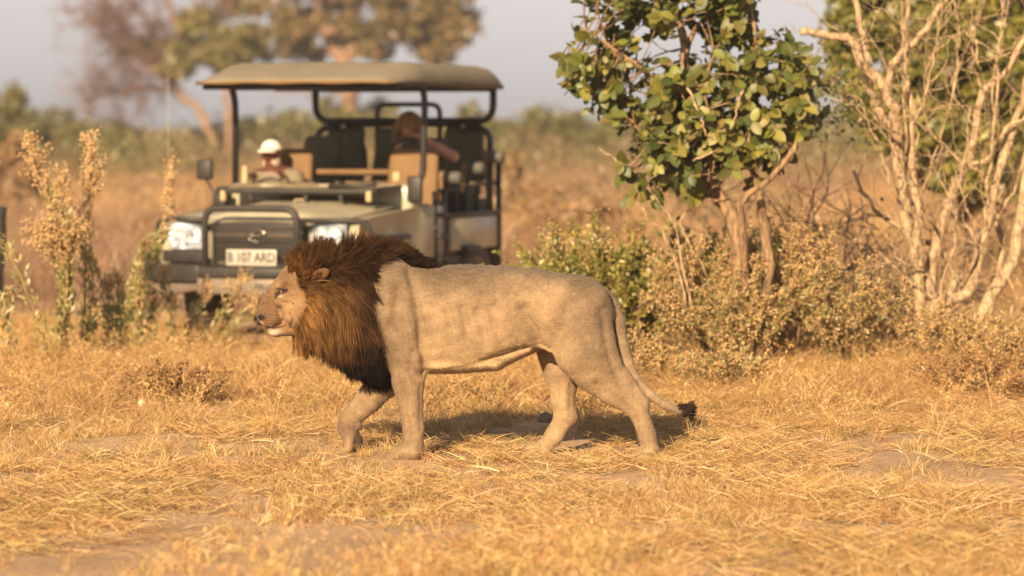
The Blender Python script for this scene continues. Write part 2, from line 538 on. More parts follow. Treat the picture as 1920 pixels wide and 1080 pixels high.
# ------------------------------------------------------------------ grass (scattered tufts, one object per kind of growth)
def blade_tuft(n, spread, len_lo, len_hi, tilt_lo, tilt_hi, width, droop, cols, seg=4, heads=0.0, kink=0.0):
    P = []; W = []; C = []
    V, F, CC = [], [], []
    k = 0
    for _ in range(n):
        ln = random.uniform(len_lo, len_hi); ti = R(random.uniform(tilt_lo, tilt_hi)); az = random.uniform(0, 6.283)
        r = spread * math.sqrt(random.random()); a0 = random.uniform(0, 6.283)
        p = Vector((r * math.cos(a0), r * math.sin(a0), -0.01 if tilt_lo < 60 else random.uniform(0.0, 0.03)))
        d = Vector((math.sin(ti) * math.cos(az), math.sin(ti) * math.sin(az), math.cos(ti)))
        side = Vector((-math.sin(az), math.cos(az), random.uniform(-.6, .6))).normalized()
        side = (Matrix.Rotation(random.uniform(0, 3.14), 3, d) @ side)
        c = np.array(random.choice(cols)) * random.uniform(0.7, 1.25)
        w = width * random.uniform(0.6, 1.3)
        kk = random.randint(1, seg - 1) if random.random() < kink else -1
        pts = [p.copy()]
        for s in range(seg):
            p = p + d * (ln / seg)
            if p.z < 0.004: p.z = 0.004
            pts.append(p.copy())
            d = d + Vector((math.cos(az), math.sin(az), -0.7)) * droop * (s + 1) / seg + Vector((random.gauss(0, .05), random.gauss(0, .05), 0))
            if s == kk: d = d + Vector((random.gauss(0, .8), random.gauss(0, .8), -0.9))
            d.normalize()
        for s, q in enumerate(pts):
            ww = w * (1 - 0.85 * s / seg)
            V += [tuple(q + side * ww), tuple(q - side * ww)]
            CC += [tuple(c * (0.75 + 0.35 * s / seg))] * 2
        for s in range(seg):
            b = k + 2 * s
            F.append((b, b + 1, b + 3, b + 2))
        k += 2 * (seg + 1)
        if random.random() < heads:
            tip = pts[-1]; dd = (pts[-1] - pts[-2]).normalized()
            for h in range(7):
                q = tip - dd * (h * 0.02) + Vector((random.gauss(0, .008), random.gauss(0, .008), 0))
                e = Vector((random.gauss(0, 1), random.gauss(0, 1), random.gauss(.6, .5))).normalized() * random.uniform(.012, .028)
                s2 = e.orthogonal().normalized() * 0.004
                V += [tuple(q + s2), tuple(q - s2), tuple(q + e - s2 * .3), tuple(q + e + s2 * .3)]
                CC += [tuple(c * 1.1)] * 4
                F.append((k, k + 1, k + 2, k + 3)); k += 4
    return V, F, CC

STRAW = [(0.58, 0.365, 0.145), (0.52, 0.315, 0.12), (0.64, 0.43, 0.20), (0.46, 0.255, 0.09), (0.56, 0.375, 0.15)]
PALE = [(0.68, 0.485, 0.24), (0.62, 0.435, 0.20), (0.54, 0.35, 0.145), (0.52, 0.40, 0.155)]
RUST = [(0.38, 0.20, 0.085), (0.44, 0.25, 0.10), (0.33, 0.18, 0.085), (0.50, 0.31, 0.12), (0.40, 0.245, 0.12)]
FIELD = [(0.27, 0.165, 0.105), (0.32, 0.195, 0.118), (0.22, 0.135, 0.092), (0.37, 0.235, 0.135)]
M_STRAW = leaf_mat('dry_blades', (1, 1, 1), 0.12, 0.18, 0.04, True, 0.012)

def scatter(name, variants, pts, label, cat):
    """pts rows: x, y, z, scale, rz, tilt, variant -> ONE geometry-nodes object that stands the tufts on those points"""
    src = bpy.data.collections.new(name + '_tufts')
    for i, (V, F, C) in enumerate(variants):
        me = np_mesh_py('tuft', V, F, C); me.materials.append(M_STRAW)
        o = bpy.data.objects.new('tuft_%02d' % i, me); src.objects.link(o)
    pts = np.asarray(pts, np.float32)
    me = bpy.data.meshes.new(name)
    me.vertices.add(len(pts)); me.vertices.foreach_set('co', pts[:, :3].ravel())
    a = me.attributes.new('scl', 'FLOAT', 'POINT'); a.data.foreach_set('value', pts[:, 3])
    a = me.attributes.new('rot', 'FLOAT_VECTOR', 'POINT')
    rv = np.stack([pts[:, 5] * np.cos(pts[:, 4] * 7), pts[:, 5] * np.sin(pts[:, 4] * 7), pts[:, 4]], 1)
    a.data.foreach_set('vector', rv.ravel().astype(np.float32))
    a = me.attributes.new('vid', 'INT', 'POINT'); a.data.foreach_set('value', pts[:, 6].astype(np.int32))
    me.materials.append(M_STRAW)
    o = bpy.data.objects.new(name, me); COL.objects.link(o)
    ng = bpy.data.node_groups.new(name + '_nodes', 'GeometryNodeTree')
    ng.interface.new_socket('Geometry', in_out='INPUT', socket_type='NodeSocketGeometry')
    ng.interface.new_socket('Geometry', in_out='OUTPUT', socket_type='NodeSocketGeometry')
    N, Lk = ng.nodes, ng.links
    gi, go = N.new('NodeGroupInput'), N.new('NodeGroupOutput')
    ci = N.new('GeometryNodeCollectionInfo'); ci.inputs['Collection'].default_value = src
    ci.inputs['Separate Children'].default_value = True; ci.inputs['Reset Children'].default_value = True
    ip = N.new('GeometryNodeInstanceOnPoints'); ip.inputs['Pick Instance'].default_value = True
    def attr(nm, ty):
        q = N.new('GeometryNodeInputNamedAttribute'); q.data_type = ty; q.inputs['Name'].default_value = nm
        return q.outputs['Attribute']
    er = N.new('FunctionNodeEulerToRotation')
    Lk.new(attr('rot', 'FLOAT_VECTOR'), er.inputs[0])
    Lk.new(gi.outputs[0], ip.inputs['Points']); Lk.new(ci.outputs[0], ip.inputs['Instance'])
    Lk.new(attr('vid', 'INT'), ip.inputs['Instance Index']); Lk.new(er.outputs[0], ip.inputs['Rotation']); Lk.new(attr('scl', 'FLOAT'), ip.inputs['Scale'])
    Lk.new(ip.outputs['Instances'], go.inputs[0])
    md = o.modifiers.new('scatter', 'NODES'); md.node_group = ng
    tag(o, label, cat, kind='stuff')
    return o

def field(n, y0, y1, half, dens=None, smin=.8, smax=1.25, nv=6, tilt=.12):
    """n points spread over the strip the lens sees (a little wider), evenly by area, thinned by dens(x, y) in 0..1"""
    y = np.sqrt(RNG.uniform(y0 ** 2, y1 ** 2, n)); x = RNG.uniform(-1, 1, n) * half * y / 20
    if dens is not None:
        k = RNG.uniform(0, 1, n) < dens(x, y); x, y = x[k], y[k]
    m = len(x)
    z = np.where((np.abs(x) < 12) & (y < 46), ground_h(x, y), 0)
    return np.stack([x, y, z, RNG.uniform(smin, smax, m), RNG.uniform(0, 6.283, m), RNG.normal(0, tilt, m), RNG.integers(0, nv, m)], 1)

def patch(x, y, s, seed=0): return noise(np.stack([x, y * 0.55], -1), s, seed)
def clear_car(x, y):
    """0 under the vehicle"""
    a = R(-20); dx, dy = x + 2.35, y - 31.0
    lx = dx * math.cos(a) + dy * math.sin(a); ly = -dx * math.sin(a) + dy * math.cos(a)
    return ~((np.abs(lx) < 1.0) & (ly > -0.2) & (ly < 4.8))
sandy = lambda x, y: 1 - .72 * smooth(17.6, 15.8, y + .7 * patch(x, y, 1.0, 0)) * smooth(0.2, -1.2, x + .5 * patch(x, y, .8, 1))
# lion stands on thin, trodden grass; bare soil shows in patches
d_thin = lambda x, y: np.clip(0.24 + 0.85 * patch(x, y, 1.0, 4) + 0.4 * patch(x, y, .35, 5), 0.03, 1) * (1 - .9 * np.exp(-((y - 19.5) / 1.0) ** 2 - ((x + .1) / 2.4) ** 2)) * sandy(x, y)
d_lit = lambda x, y: np.clip(0.30 + 0.85 * patch(x, y, .9, 3) + .4 * patch(x, y, .28, 0), 0.02, 1) * clear_car(x, y) * sandy(x, y)
v_mat = [blade_tuft(34, .12, .05, .17, 60, 91, .0021, .25, (PALE if i % 2 else STRAW) + RUST[:2], 3, kink=.3) for i in range(6)]
scatter('straw_litter', v_mat, field(17000, 13, 30, 4.0, d_lit), 'flattened pale straw matted over the soil around the lion', 'straw')
v_up = [blade_tuft(30, .05, .04, .13, 6, 52, .0019, .35, (PALE if i % 2 else STRAW) + RUST[1:3], 4, kink=.15) for i in range(6)]
scatter('short_grass', v_up, field(22000, 13, 26, 4.0, d_thin, .5, 1.25), 'short dry yellow grass tufts standing around the lion', 'grass')
lane = lambda x, y: 1 - .92 * (np.abs(x / y + .0722) < .0042) * (y > 25.6)
d_mound = lambda x, y: lane(x, y) * smooth(21.6, 23.5, y + 0.9 * patch(x, y, 1.5, 1)) * np.clip(0.7 + 0.5 * patch(x, y, 1.2, 2), .05, 1) * clear_car(x, y)
v_mo = [blade_tuft(46, .11, .18, .46, 10, 78, .0026, .45, (RUST + STRAW[:2]) if i % 3 == 0 else (STRAW + RUST[1:2]), 5, heads=.05, kink=.35) for i in range(9)]
scatter('tangled_grass', v_mo, field(7600, 21, 33, 4.2, d_mound, .4, 1.0, 9), 'tangled knee-high dry grass behind the lion', 'grass')
d_for = lambda x, y: np.clip(0.25 + 0.9 * patch(x, y, .8, 5), 0, 1)
v_tl = [blade_tuft(22, .05, .22, .42, 5, 32, .0019, .3, STRAW + RUST[1:2], 5, heads=.4) for i in range(5)]
scatter('grass_wisps', v_tl, np.concatenate([field(560, 12.2, 15.5, 3.6, d_for, .6, 1.1, 5), field(420, 20.8, 30, 4.2, None, .5, 1.1, 5)]), 'upright thin straw stalks with seed heads', 'grass')
v_fd = [blade_tuft(70, .34, .40, 1.0, 3, 46, .0055, .30, [FIELD, FIELD + STRAW[3:4], STRAW[1:4] + FIELD[3:]][i % 3], 4, heads=.5, kink=.2) for i in range(9)]
def tall():
    P = field(13000, 35, 135, 4.4, lambda x, y: np.clip(.62 + .6 * patch(x, y, 3.2, 2), .08, 1) * clear_car(x, y), .5, 1.15, 9)
    q = noise(P[:, :2] * np.array([1, .5]), 2.4, 1) + RNG.normal(0, .35, len(P))
    P[:, 6] = np.where(q > .45, 2, np.where(q > -.1, 1, 0)) + 3 * RNG.integers(0, 3, len(P))
    P[:, 3] *= np.clip(1 + .3 * noise(P[:, :2] * np.array([1, .5]), 1.8, 4), .5, 1.4)
    return P
scatter('tall_grass', v_fd, tall(), 'tall reddish brown dry grass filling the plain behind the vehicle', 'grass')
# ------------------------------------------------------------------ trees, shrubs and weeds
def bark_mat(name, c0, c1, scale=14):
    m, n, l, out = new_mat(name)
    b = n.new('ShaderNodeBsdfPrincipled'); b.inputs['Roughness'].default_value = 0.85; b.inputs['Specular IOR Level'].default_value = 0.15
    tc = n.new('ShaderNodeTexCoord'); mp = n.new('ShaderNodeMapping'); mp.inputs['Scale'].default_value = (3, 3, 0.8)
    nz = n.new('ShaderNodeTexNoise'); nz.inputs['Scale'].default_value = scale; nz.inputs['Detail'].default_value = 7
    l.new(tc.outputs['Object'], mp.inputs['Vector']); l.new(mp.outputs['Vector'], nz.inputs['Vector'])
    r = n.new('ShaderNodeValToRGB')
    r.color_ramp.elements[0].position = .33; r.color_ramp.elements[0].color = (*c0, 1)
    r.color_ramp.elements[1].position = .62; r.color_ramp.elements[1].color = (*c1, 1)
    l.new(nz.outputs['Fac'], r.inputs['Fac']); l.new(r.outputs['Color'], b.inputs['Base Color'])
    bp = n.new('ShaderNodeBump'); bp.inputs['Strength'].default_value = .6; bp.inputs['Distance'].default_value = .02
    l.new(nz.outputs['Fac'], bp.inputs['Height']); l.new(bp.outputs['Normal'], b.inputs['Normal'])
    l.new(b.outputs['BSDF'], out.inputs['Surface'])
    return m
M_DEAD = bark_mat('bleached_wood', (0.19, 0.125, 0.072), (0.56, 0.405, 0.25))
M_GREYW = bark_mat('grey_wood', (0.13, 0.10, 0.085), (0.27, 0.21, 0.165))
M_BARK = bark_mat('bark', (0.12, 0.08, 0.048), (0.34, 0.22, 0.125))
M_FARBARK = bark_mat('far_bark', (0.20, 0.125, 0.085), (0.36, 0.225, 0.15), 4)
M_TWIGP = bark_mat('bare_twigs', (0.12, 0.075, 0.065), (0.22, 0.135, 0.105), 5)
M_LEAF = leaf_mat('broad_leaf', (1, 1, 1), .42, .34, .035, True, .022, .5)
M_FOL = leaf_mat('foliage', (1, 1, 1), .30, .0, .05, True, 0)
M_SEED = leaf_mat('dry_flowers', (1, 1, 1), .2, .0, .02, True, 0)
M_STALK = mat('stalk', (0.30, 0.19, 0.085), .8, var=.3, vscale=9)

def smooth_path(pts, n=4, jit=0.0):
    """Catmull-Rom through Vectors"""
    pts = [Vector(p) for p in pts]
    P = [pts[0] * 2 - pts[1]] + pts + [pts[-1] * 2 - pts[-2]]
    out = []
    for i in range(1, len(P) - 2):
        for k in range(n):
            t = k / n
            q = 0.5 * ((2 * P[i]) + (P[i + 1] - P[i - 1]) * t + (2 * P[i - 1] - 5 * P[i] + 4 * P[i + 1] - P[i + 2]) * t * t + (3 * P[i] - 3 * P[i + 1] + P[i + 2] - P[i - 1]) * t ** 3)
            if jit: q += Vector((random.gauss(0, jit), random.gauss(0, jit), random.gauss(0, jit)))
            out.append(q)
    out.append(pts[-1])
    return out

def limb(mb, pts, r0, r1, n=4, jit=0.0, seg=7):
    path = smooth_path(pts, n, jit)
    m = len(path)
    mb.tube(path, [lerp(r0, r1, (i / (m - 1)) ** .85) * random.uniform(.9, 1.1) for i in range(m)], seg)
    return path

def twig(mb, p, d, ln, r, depth=1, crook=.35, seg=5, up=.05, tips=None, sub=3):
    """crooked twig with side twigs"""
    d = Vector(d).normalized(); n = 6
    path = [Vector(p)]
    for i in range(n):
        d = (d + Vector((random.gauss(0, crook), random.gauss(0, crook), random.gauss(0, crook) + up)) * .5).normalized()
        path.append(path[-1] + d * ln / n)
    mb.tube(path, [r * (1 - .8 * i / n) for i in range(n + 1)], seg, cap=False)
    if tips is not None: tips.append((path[-1], d.copy()))
    if depth > 0:
        for _ in range(sub):
            k = random.randint(2, n - 1)
            dd = (path[k + 1] - path[k]).normalized()
            side = dd.cross(Vector((random.gauss(0, 1), random.gauss(0, 1), random.gauss(0, 1)))).normalized()
            twig(mb, path[k], dd * .75 + side * random.uniform(.5, 1), ln * random.uniform(.4, .7), r * .55, depth - 1, crook, max(seg - 1, 3), up, tips, sub)
    return path

def leaf_mesh(name, ln, wd, fold=.18, curl=.12, col=(.1, .12, .02), vein=1.0, shape='ob'):
    """one leaf blade from (0,0,0) along +x: rounded tip, folded on its midrib"""
    V, F, C = [], [], []
    n = 6
    for i in range(n + 1):
        t = i / n
        w = wd * (math.sin(math.pi * min(t ** .8, 1)) ** .7) * (.75 + .35 * t) if shape == 'ob' else wd * math.sin(math.pi * (t * .96 + .02)) ** .8
        x = ln * t; z = -curl * ln * t * t
        V += [(x, -w, z + fold * w), (x, 0, z), (x, w, z + fold * w)]
        c = np.array(col)
        C += [tuple(c * .95), tuple(c * (1 + .25 * vein)), tuple(c * 1.05)]
    for i in range(n):
        a = 3 * i
        F += [(a, a + 1, a + 4, a + 3), (a + 1, a + 2, a + 5, a + 4)]
    return V, F, C

def leaf_frame(pos, axis, normal, scale):
    x = Vector(axis).normalized(); z = Vector(normal); z = (z - x * z.dot(x)).normalized(); y = z.cross(x)
    M = Matrix((x, y, z)).transposed().to_4x4()
    return Matrix.Translation(pos) @ M @ Matrix.Scale(scale, 4)

def leaf_cloud(spec, base_V, base_F, cols):
    """many leaf transforms (Matrix, colour) as arrays of one joined mesh"""
    B = np.array(base_V, float); FB = base_F
    V = []; C = []; n = len(B)
    for M, c in zip(spec, cols):
        A = np.array(M)
        V.append(B @ A[:3, :3].T + A[:3, 3]); C.append(np.repeat(np.array(c)[None], n, 0))
    V = np.concatenate(V); C = np.concatenate(C)
    k = np.arange(len(spec)) * n
    by = {}
    for f in FB: by.setdefault(len(f), []).append(f)
    F = [(np.array(fs)[None] + k[:, None, None]).reshape(-1, L_) for L_, fs in by.items()]
    return V, F, C

def rand_unit():
    v = Vector((random.gauss(0, 1), random.gauss(0, 1), random.gauss(0, 1))); return v.normalized()

# ---- broad-leaved tree right of the vehicle
def leafy_tree():
    Y = 25.5
    root = at(1400, 540, Y); root.z = gz(root.x, Y)
    t = empty('broadleaf_tree', root)
    tag(t, 'leafy tree with large round green leaves standing behind the lion', 'tree')
    o = root
    def L3(px, py, dy=0.0): return at(px, py, Y + dy) - o
    tr = MB()
    base = Vector((0, 0, -.05))
    p1 = limb(tr, [L3(1392, 560), L3(1386, 450), L3(1347, 369, .1), L3(1311, 338, .1), L3(1289, 250, .0), L3(1284, 111, -.05), L3(1268, 20, 0), L3(1250, -80, .1)], .075, .020, 4, .010, 9)
    tr.build('trunk', M_BARK, t, True)
    L1 = [p1]
    for pts, r0, r1 in [
        ([L3(1440, 600, -.1), L3(1440, 467, -.1), L3(1427, 387, -.15), L3(1413, 311, -.2), L3(1402, 200, -.2), L3(1420, 100, -.2), L3(1400, -20, -.1)], .050, .012),
        ([L3(1400, 580, -.05), L3(1391, 427, -.3), L3(1393, 378, -.35), L3(1462, 315, -.45), L3(1493, 267, -.45), L3(1502, 195, -.3), L3(1515, 140, -.1), L3(1535, 90, 0)], .036, .004),
        ([L3(1289, 250, 0), L3(1240, 180, -.2), L3(1205, 130, -.25), L3(1150, 90, -.2), L3(1100, 60, -.2)], .03, .008),
        ([L3(1311, 338, .1), L3(1250, 300, -.1), L3(1215, 270, -.2), L3(1190, 230, -.2)], .02, .006),
        ([L3(1284, 111, -.05), L3(1300, 60, .1), L3(1340, 10, .2), L3(1360, -60, .2)], .025, .01),
        ([L3(1413, 311, -.2), L3(1450, 250, 0), L3(1480, 180, .1), L3(1470, 110, .1)], .022, .008),
        ([L3(1330, 350, .1), L3(1340, 270, -.3), L3(1320, 180, -.35), L3(1340, 100, -.3)], .022, .007)]:
        b = MB(); L1.append(limb(b, pts, r0, r1, 4, .008, 8)); b.build('branch', M_BARK, t, True)
    # bare shoots low on the left
    for pts in ([L3(1290, 590, -.2), L3(1250, 444, -.25), L3(1213, 410, -.25), L3(1191, 347, -.25)], [L3(1300, 590, -.2), L3(1268, 440, -.2), L3(1244, 391, -.2), L3(1213, 351, -.2)],
                [L3(1180, 330, -.1), L3(1150, 298, -.15), L3(1122, 278, -.15)], [L3(1330, 520), L3(1275, 425), L3(1308, 385)],
                [L3(1290, 165, -.5), L3(1313, 220, -.5), L3(1322, 245, -.5), L3(1337, 258, -.5)], [L3(1392, 170, -.5), L3(1378, 215, -.5), L3(1373, 240, -.5)],
                [L3(1300, 300, -.4), L3(1330, 290, -.45), L3(1350, 278, -.45)]):
        b = MB(); limb(b, pts, .011, .003, 4, .006, 5); b.build('branch', M_DEAD, t, True)
    # leaf rosettes at the ends of twigs, spread through the crown
    blobs = [(1120, 95, 62, 62), (1150, 165, 60, 60), (1110, 150, 50, 45), (1190, 40, 70, 50), (1270, 10, 90, 40), (1340, 20, 60, 40), (1240, 150, 36, 40), (1265, 210, 75, 70), (1215, 270, 55, 50), (1290, 280, 70, 45),
             (1330, 160, 70, 70), (1400, 120, 75, 55), (1440, 180, 70, 65), (1470, 240, 50, 45), (1400, 245, 65, 55), (1350, 230, 60, 60), (1455, 110, 40, 30), (1255, 322, 60, 26), (1330, 300, 65, 40), (1490, 190, 38, 50), (1420, 300, 60, 35), (1215, 345, 50, 22), (1285, 348, 50, 20), (1075, 150, 26, 22), (1490, 130, 40, 30), (1380, 60, 60, 50), (1200, -40, 120, 40), (1330, -50, 110, 40)]
    tw = MB(); allp = [p for P in L1 for p in P]
    spec = []
    for (bx, by, rx, ry) in blobs:
        nk = max(6, int(rx * ry / 115))
        for _ in range(nk):
            a = random.uniform(0, 6.283); r = math.sqrt(random.random())
            px, py = bx + rx * r * math.cos(a) + random.gauss(0, 12), by + ry * r * math.sin(a) + random.gauss(0, 10)
            dy = random.uniform(-.48, .5) * (1 if ry > 30 else .7)
            tip = L3(px, py, dy)
            near = min(allp, key=lambda q: (q - tip).length + random.uniform(0, .12))
            if random.random() < .75:
                mid = (near + tip) * .5 + Vector((random.gauss(0, .04), random.gauss(0, .04), random.gauss(0, .05) - .02))
                tw.tube(smooth_path([near, mid, tip], 3), [.0075, .007, .0065, .006, .005, .004, .003], 4, cap=False)
            d0 = (tip - near).normalized() * .6 + Vector((random.gauss(0, .4), -.35, .35 + random.gauss(0, .4)))
            d0.normalize()
            nl = random.randint(5, 8)
            ph = random.uniform(0, 6.28)
            small = random.random() < .30
            for k in range(nl):
                e1 = d0.orthogonal().normalized(); e2 = d0.cross(e1)
                an = ph + 2.4 * k
                ax = e1 * math.cos(an) + e2 * math.sin(an) + d0 * random.uniform(.1, .7) + Vector((0, -.1, random.gauss(-.12, .25)))
                nm = d0 * random.uniform(.3, 1) + Vector((random.gauss(0, .35), random.gauss(-.35, .4), random.gauss(.35, .35)))
                sc = random.uniform(.5, 1.22) * (.5 if small else 1)
                spec.append((leaf_frame(tip - d0 * random.uniform(0, .06) + rand_unit() * .01, ax, nm, sc), small))
    tw.build('twigs', M_BARK, t, True)['kind'] = 'stuff'
    greens = [(.175, .190, .034), (.130, .152, .030), (.225, .215, .038), (.285, .235, .050), (.100, .124, .028), (.20, .18, .034)]
    metas = []
    for c in greens:
        V, F, C = leaf_mesh('leaf', .116, .043, .22, .18, c)
        me = np_mesh_py('leaf', V, F, C); me.materials.append(M_LEAF)
        me.polygons.foreach_set('use_smooth', np.ones(len(me.polygons), bool)); metas.append(me)
    # the 300 nearest and largest are leaves of their own, the rest one mass
    order = sorted(range(len(spec)), key=lambda i: spec[i][0].translation.y + (1.0 if spec[i][1] else 0) + (3 if at(960, -10, Y).z < spec[i][0].translation.z + o.z else 0))
    for i in order[:300]:
        lf = bpy.data.objects.new('leaf', metas[random.randrange(len(metas))]); COL.objects.link(lf)
        lf.parent = t; lf.matrix_local = spec[i][0]
    rest = order[300:]
    V, F, C = leaf_mesh('leaf', .116, .043, .22, .18, (1, 1, 1))
    V, F, C = leaf_cloud([spec[i][0] for i in rest], V, F, [np.array((.30, .23, .055) if spec[i][1] and random.random() < .5 else random.choice(greens)) * random.uniform(.65, 1.35) for i in rest])
    link('foliage', np_mesh('foliage', V, F, C), M_LEAF, t)['kind'] = 'stuff'
leafy_tree()

# ---- bleached leafless tree at the right edge
def dead_tree():
    Y = 27.0
    root = at(1745, 640, Y); root.z = gz(root.x, Y)
    t = empty('dead_tree', root)
    tag(t, 'bleached leafless multi-stemmed tree with broken limb at right edge', 'tree')
    o = root
    def L3(px, py, dy=0.0): return at(px, py, Y + dy) - o
    mains = [
        ([(1728, 690, 0), (1726, 611, 0), (1722, 500, 0), (1720, 391, -.1), (1713, 306, -.1), (1707, 202, -.1), (1698, 116, 0), (1702, 20, .1), (1690, -60, .1)], .050, .014),
        ([(1752, 690, .1), (1745, 560, .1), (1700, 420, .15), (1683, 263, .1), (1668, 183, 0), (1616, 116, -.1), (1597, 73, -.1), (1550, 66, -.15), (1500, 61, -.2)], .062, .026),
        ([(1664, 190, 0), (1666, 140, 0), (1683, 110, -.05), (1726, 67, -.1), (1771, 0, -.1), (1800, -60, -.1)], .034, .016),
        ([(1730, 690, -.1), (1744, 585, -.1), (1811, 550, -.1), (1842, 465, -.1), (1866, 348, -.1), (1891, 269, 0), (1925, 159, 0), (1960, 60, 0)], .056, .022),
        ([(1835, 690, .05), (1842, 600, .05), (1860, 550, .05), (1903, 477, 0), (1922, 342, 0), (1935, 250, 0)], .066, .040),
        ([(1740, 690, .2), (1750, 490, .2), (1762, 428, .2), (1790, 350, .15), (1812, 305, .1), (1830, 245, .1), (1842, 171, .1), (1885, 134, .05), (1930, 63, 0)], .050, .020),
        ([(1760, 640, .3), (1790, 520, .3), (1762, 470, .3), (1700, 440, .3), (1640, 390, .3), (1600, 320, .3)], .034, .012),
        ([(1683, 263, .1), (1640, 190, .2), (1625, 90, .3), (1600, 0, .3), (1580, -60, .3)], .036, .018),
        ([(1845, 600, .2), (1880, 470, .25), (1870, 400, .3), (1900, 320, .3), (1960, 260, .3)], .03, .014),
        ([(1812, 305, .1), (1850, 300, 0), (1890, 240, -.1), (1940, 210, -.1)], .024, .013)]
    paths = []
    for i, (pts, r0, r1) in enumerate(mains):
        b = MB(); paths.append((limb(b, [L3(*p) for p in pts], r0 * 1.08, r1 * 1.05, 4, .009, 9), r0))
        b.build('trunk' if i in (0, 1, 3, 4, 5) else 'branch', M_DEAD, t, True)
    thin = [
        [(1720, 391, -.1), (1750, 300, -.2), (1798, 120, -.25), (1787, 0, -.3)], [(1698, 300, -.2), (1695, 120, -.25), (1690, 0, -.3)], [(1842, 465, -.1), (1856, 342, -.2), (1870, 140, -.3), (1885, -10, -.3)],
        [(1707, 240, -.1), (1740, 170, -.2), (1760, 90, -.2), (1820, 60, -.2), (1840, 130, -.25)], [(1690, 270, 0), (1640, 215, -.2), (1628, 165, -.2)], [(1850, 480, -.2), (1790, 400, -.3), (1740, 280, -.3)],
        [(1866, 348, -.1), (1800, 300, -.3), (1752, 250, -.3), (1720, 180, -.3)], [(1720, 440, 0), (1670, 340, -.2), (1640, 250, -.2)], [(1726, 500, -.1), (1690, 490, -.2), (1650, 430, -.2), (1580, 400, -.2), (1490, 350, -.2)],
        [(1744, 560, 0), (1700, 520, -.1), (1640, 470, -.1), (1560, 430, 0), (1500, 440, 0)], [(1800, 550, 0), (1830, 440, -.3), (1800, 350, -.35), (1820, 200, -.4)], [(1891, 269, 0), (1860, 180, -.1), (1880, 60, -.1), (1900, -30, -.1)],
        [(1566, 560, -.1), (1545, 500, -.1), (1567, 415, -.1)], [(1480, 590, -.2), (1540, 520, -.2), (1570, 450, -.2)], [(1880, 690, -.4), (1900, 560, -.4), (1905, 520, -.4)], [(1740, 690, -.3), (1765, 560, -.3), (1790, 440, -.35), (1785, 330, -.35)],
        [(1720, 330, -.1), (1725, 200, -.15), (1760, 60, -.2), (1765, -20, -.2)], [(1683, 263, .1), (1655, 250, 0), (1600, 200, -.1), (1560, 185, -.1)], [(1842, 171, .1), (1820, 90, 0), (1845, 0, 0)],
        [(1760, 428, 0), (1700, 360, -.2), (1690, 280, -.25)], [(1880, 400, 0), (1920, 300, -.1)], [(1640, 470, -.1), (1600, 500, -.1), (1620, 560, -.1)], [(1830, 245, .1), (1790, 170, 0), (1800, 60, 0), (1780, -20, 0)]]
    for pts in thin:
        b = MB(); p = limb(b, [L3(*q) for q in pts], random.uniform(.009, .018), .004, 5, .012, 6); paths.append((p, .012)); b.build('branch', M_DEAD, t, True)
    tw = MB()
    for P, r0 in paths:
        for k in range(2, len(P) - 1):
            if random.random() < (.6 if r0 > .02 else .5):
                d = (P[k + 1] - P[k]).normalized()
                twig(tw, P[k], d * .6 + rand_unit() * .9 + Vector((0, -.1, .25)), random.uniform(.2, .75), random.uniform(.0035, .007), 1, .5, 4, .1, sub=2)
    tw.build('twigs', M_DEAD, t, True)['kind'] = 'stuff'
    # small leaves still hanging on
    spec = []
    lv = MB()
    for (px, py, rx, ry, n) in [(1560, 180, 70, 50, 130), (1600, 210, 60, 60, 110), (1650, 60, 60, 40, 60), (1740, 560, 120, 60, 40), (1710, 340, 40, 60, 36), (1560, 120, 50, 40, 60), (1530, 240, 40, 40, 50)]:
        for _ in range(n):
            p = L3(px + random.gauss(0, rx * .5), py + random.gauss(0, ry * .5), random.uniform(-.2, .5))
            spec.append(leaf_frame(p, rand_unit(), rand_unit() + Vector((0, -.5, .5)), random.uniform(.4, .9)))
    V, F, C = leaf_mesh('leaf', .075, .018, .2, .15, (1, 1, 1), 0, 'l')
    V, F, C = leaf_cloud(spec, V, F, [np.array(random.choice([(.11, .13, .025), (.16, .15, .03), (.08, .10, .02), (.2, .15, .05)])) * random.uniform(.7, 1.3) for _ in spec])
    link('foliage', np_mesh('foliage', V, F, C), M_FOL, t)['kind'] = 'stuff'
dead_tree()

# grey tangle of dead wood between the two trees
def brush_pile():
    Y = 28.5
    root = at(1580, 640, Y); root.z = gz(root.x, Y)
    t = empty('dead_bush', root)
    tag(t, 'grey tangle of dead branches between the leafy tree and the bleached tree', 'bush')
    for k in range(44):
        b = MB()
        x0 = random.gauss(0, .38)
        d = Vector((random.gauss(.0, .6), random.gauss(0, .3), random.uniform(.4, 1)))
        twig(b, (x0, random.gauss(0, .2), -.03), d, random.uniform(.8, 1.6), random.uniform(.007, .018), 2, .42, 6, .0, sub=3)
        b.build('branch', M_GREYW if k % 3 else M_DEAD, t, True)
brush_pile()

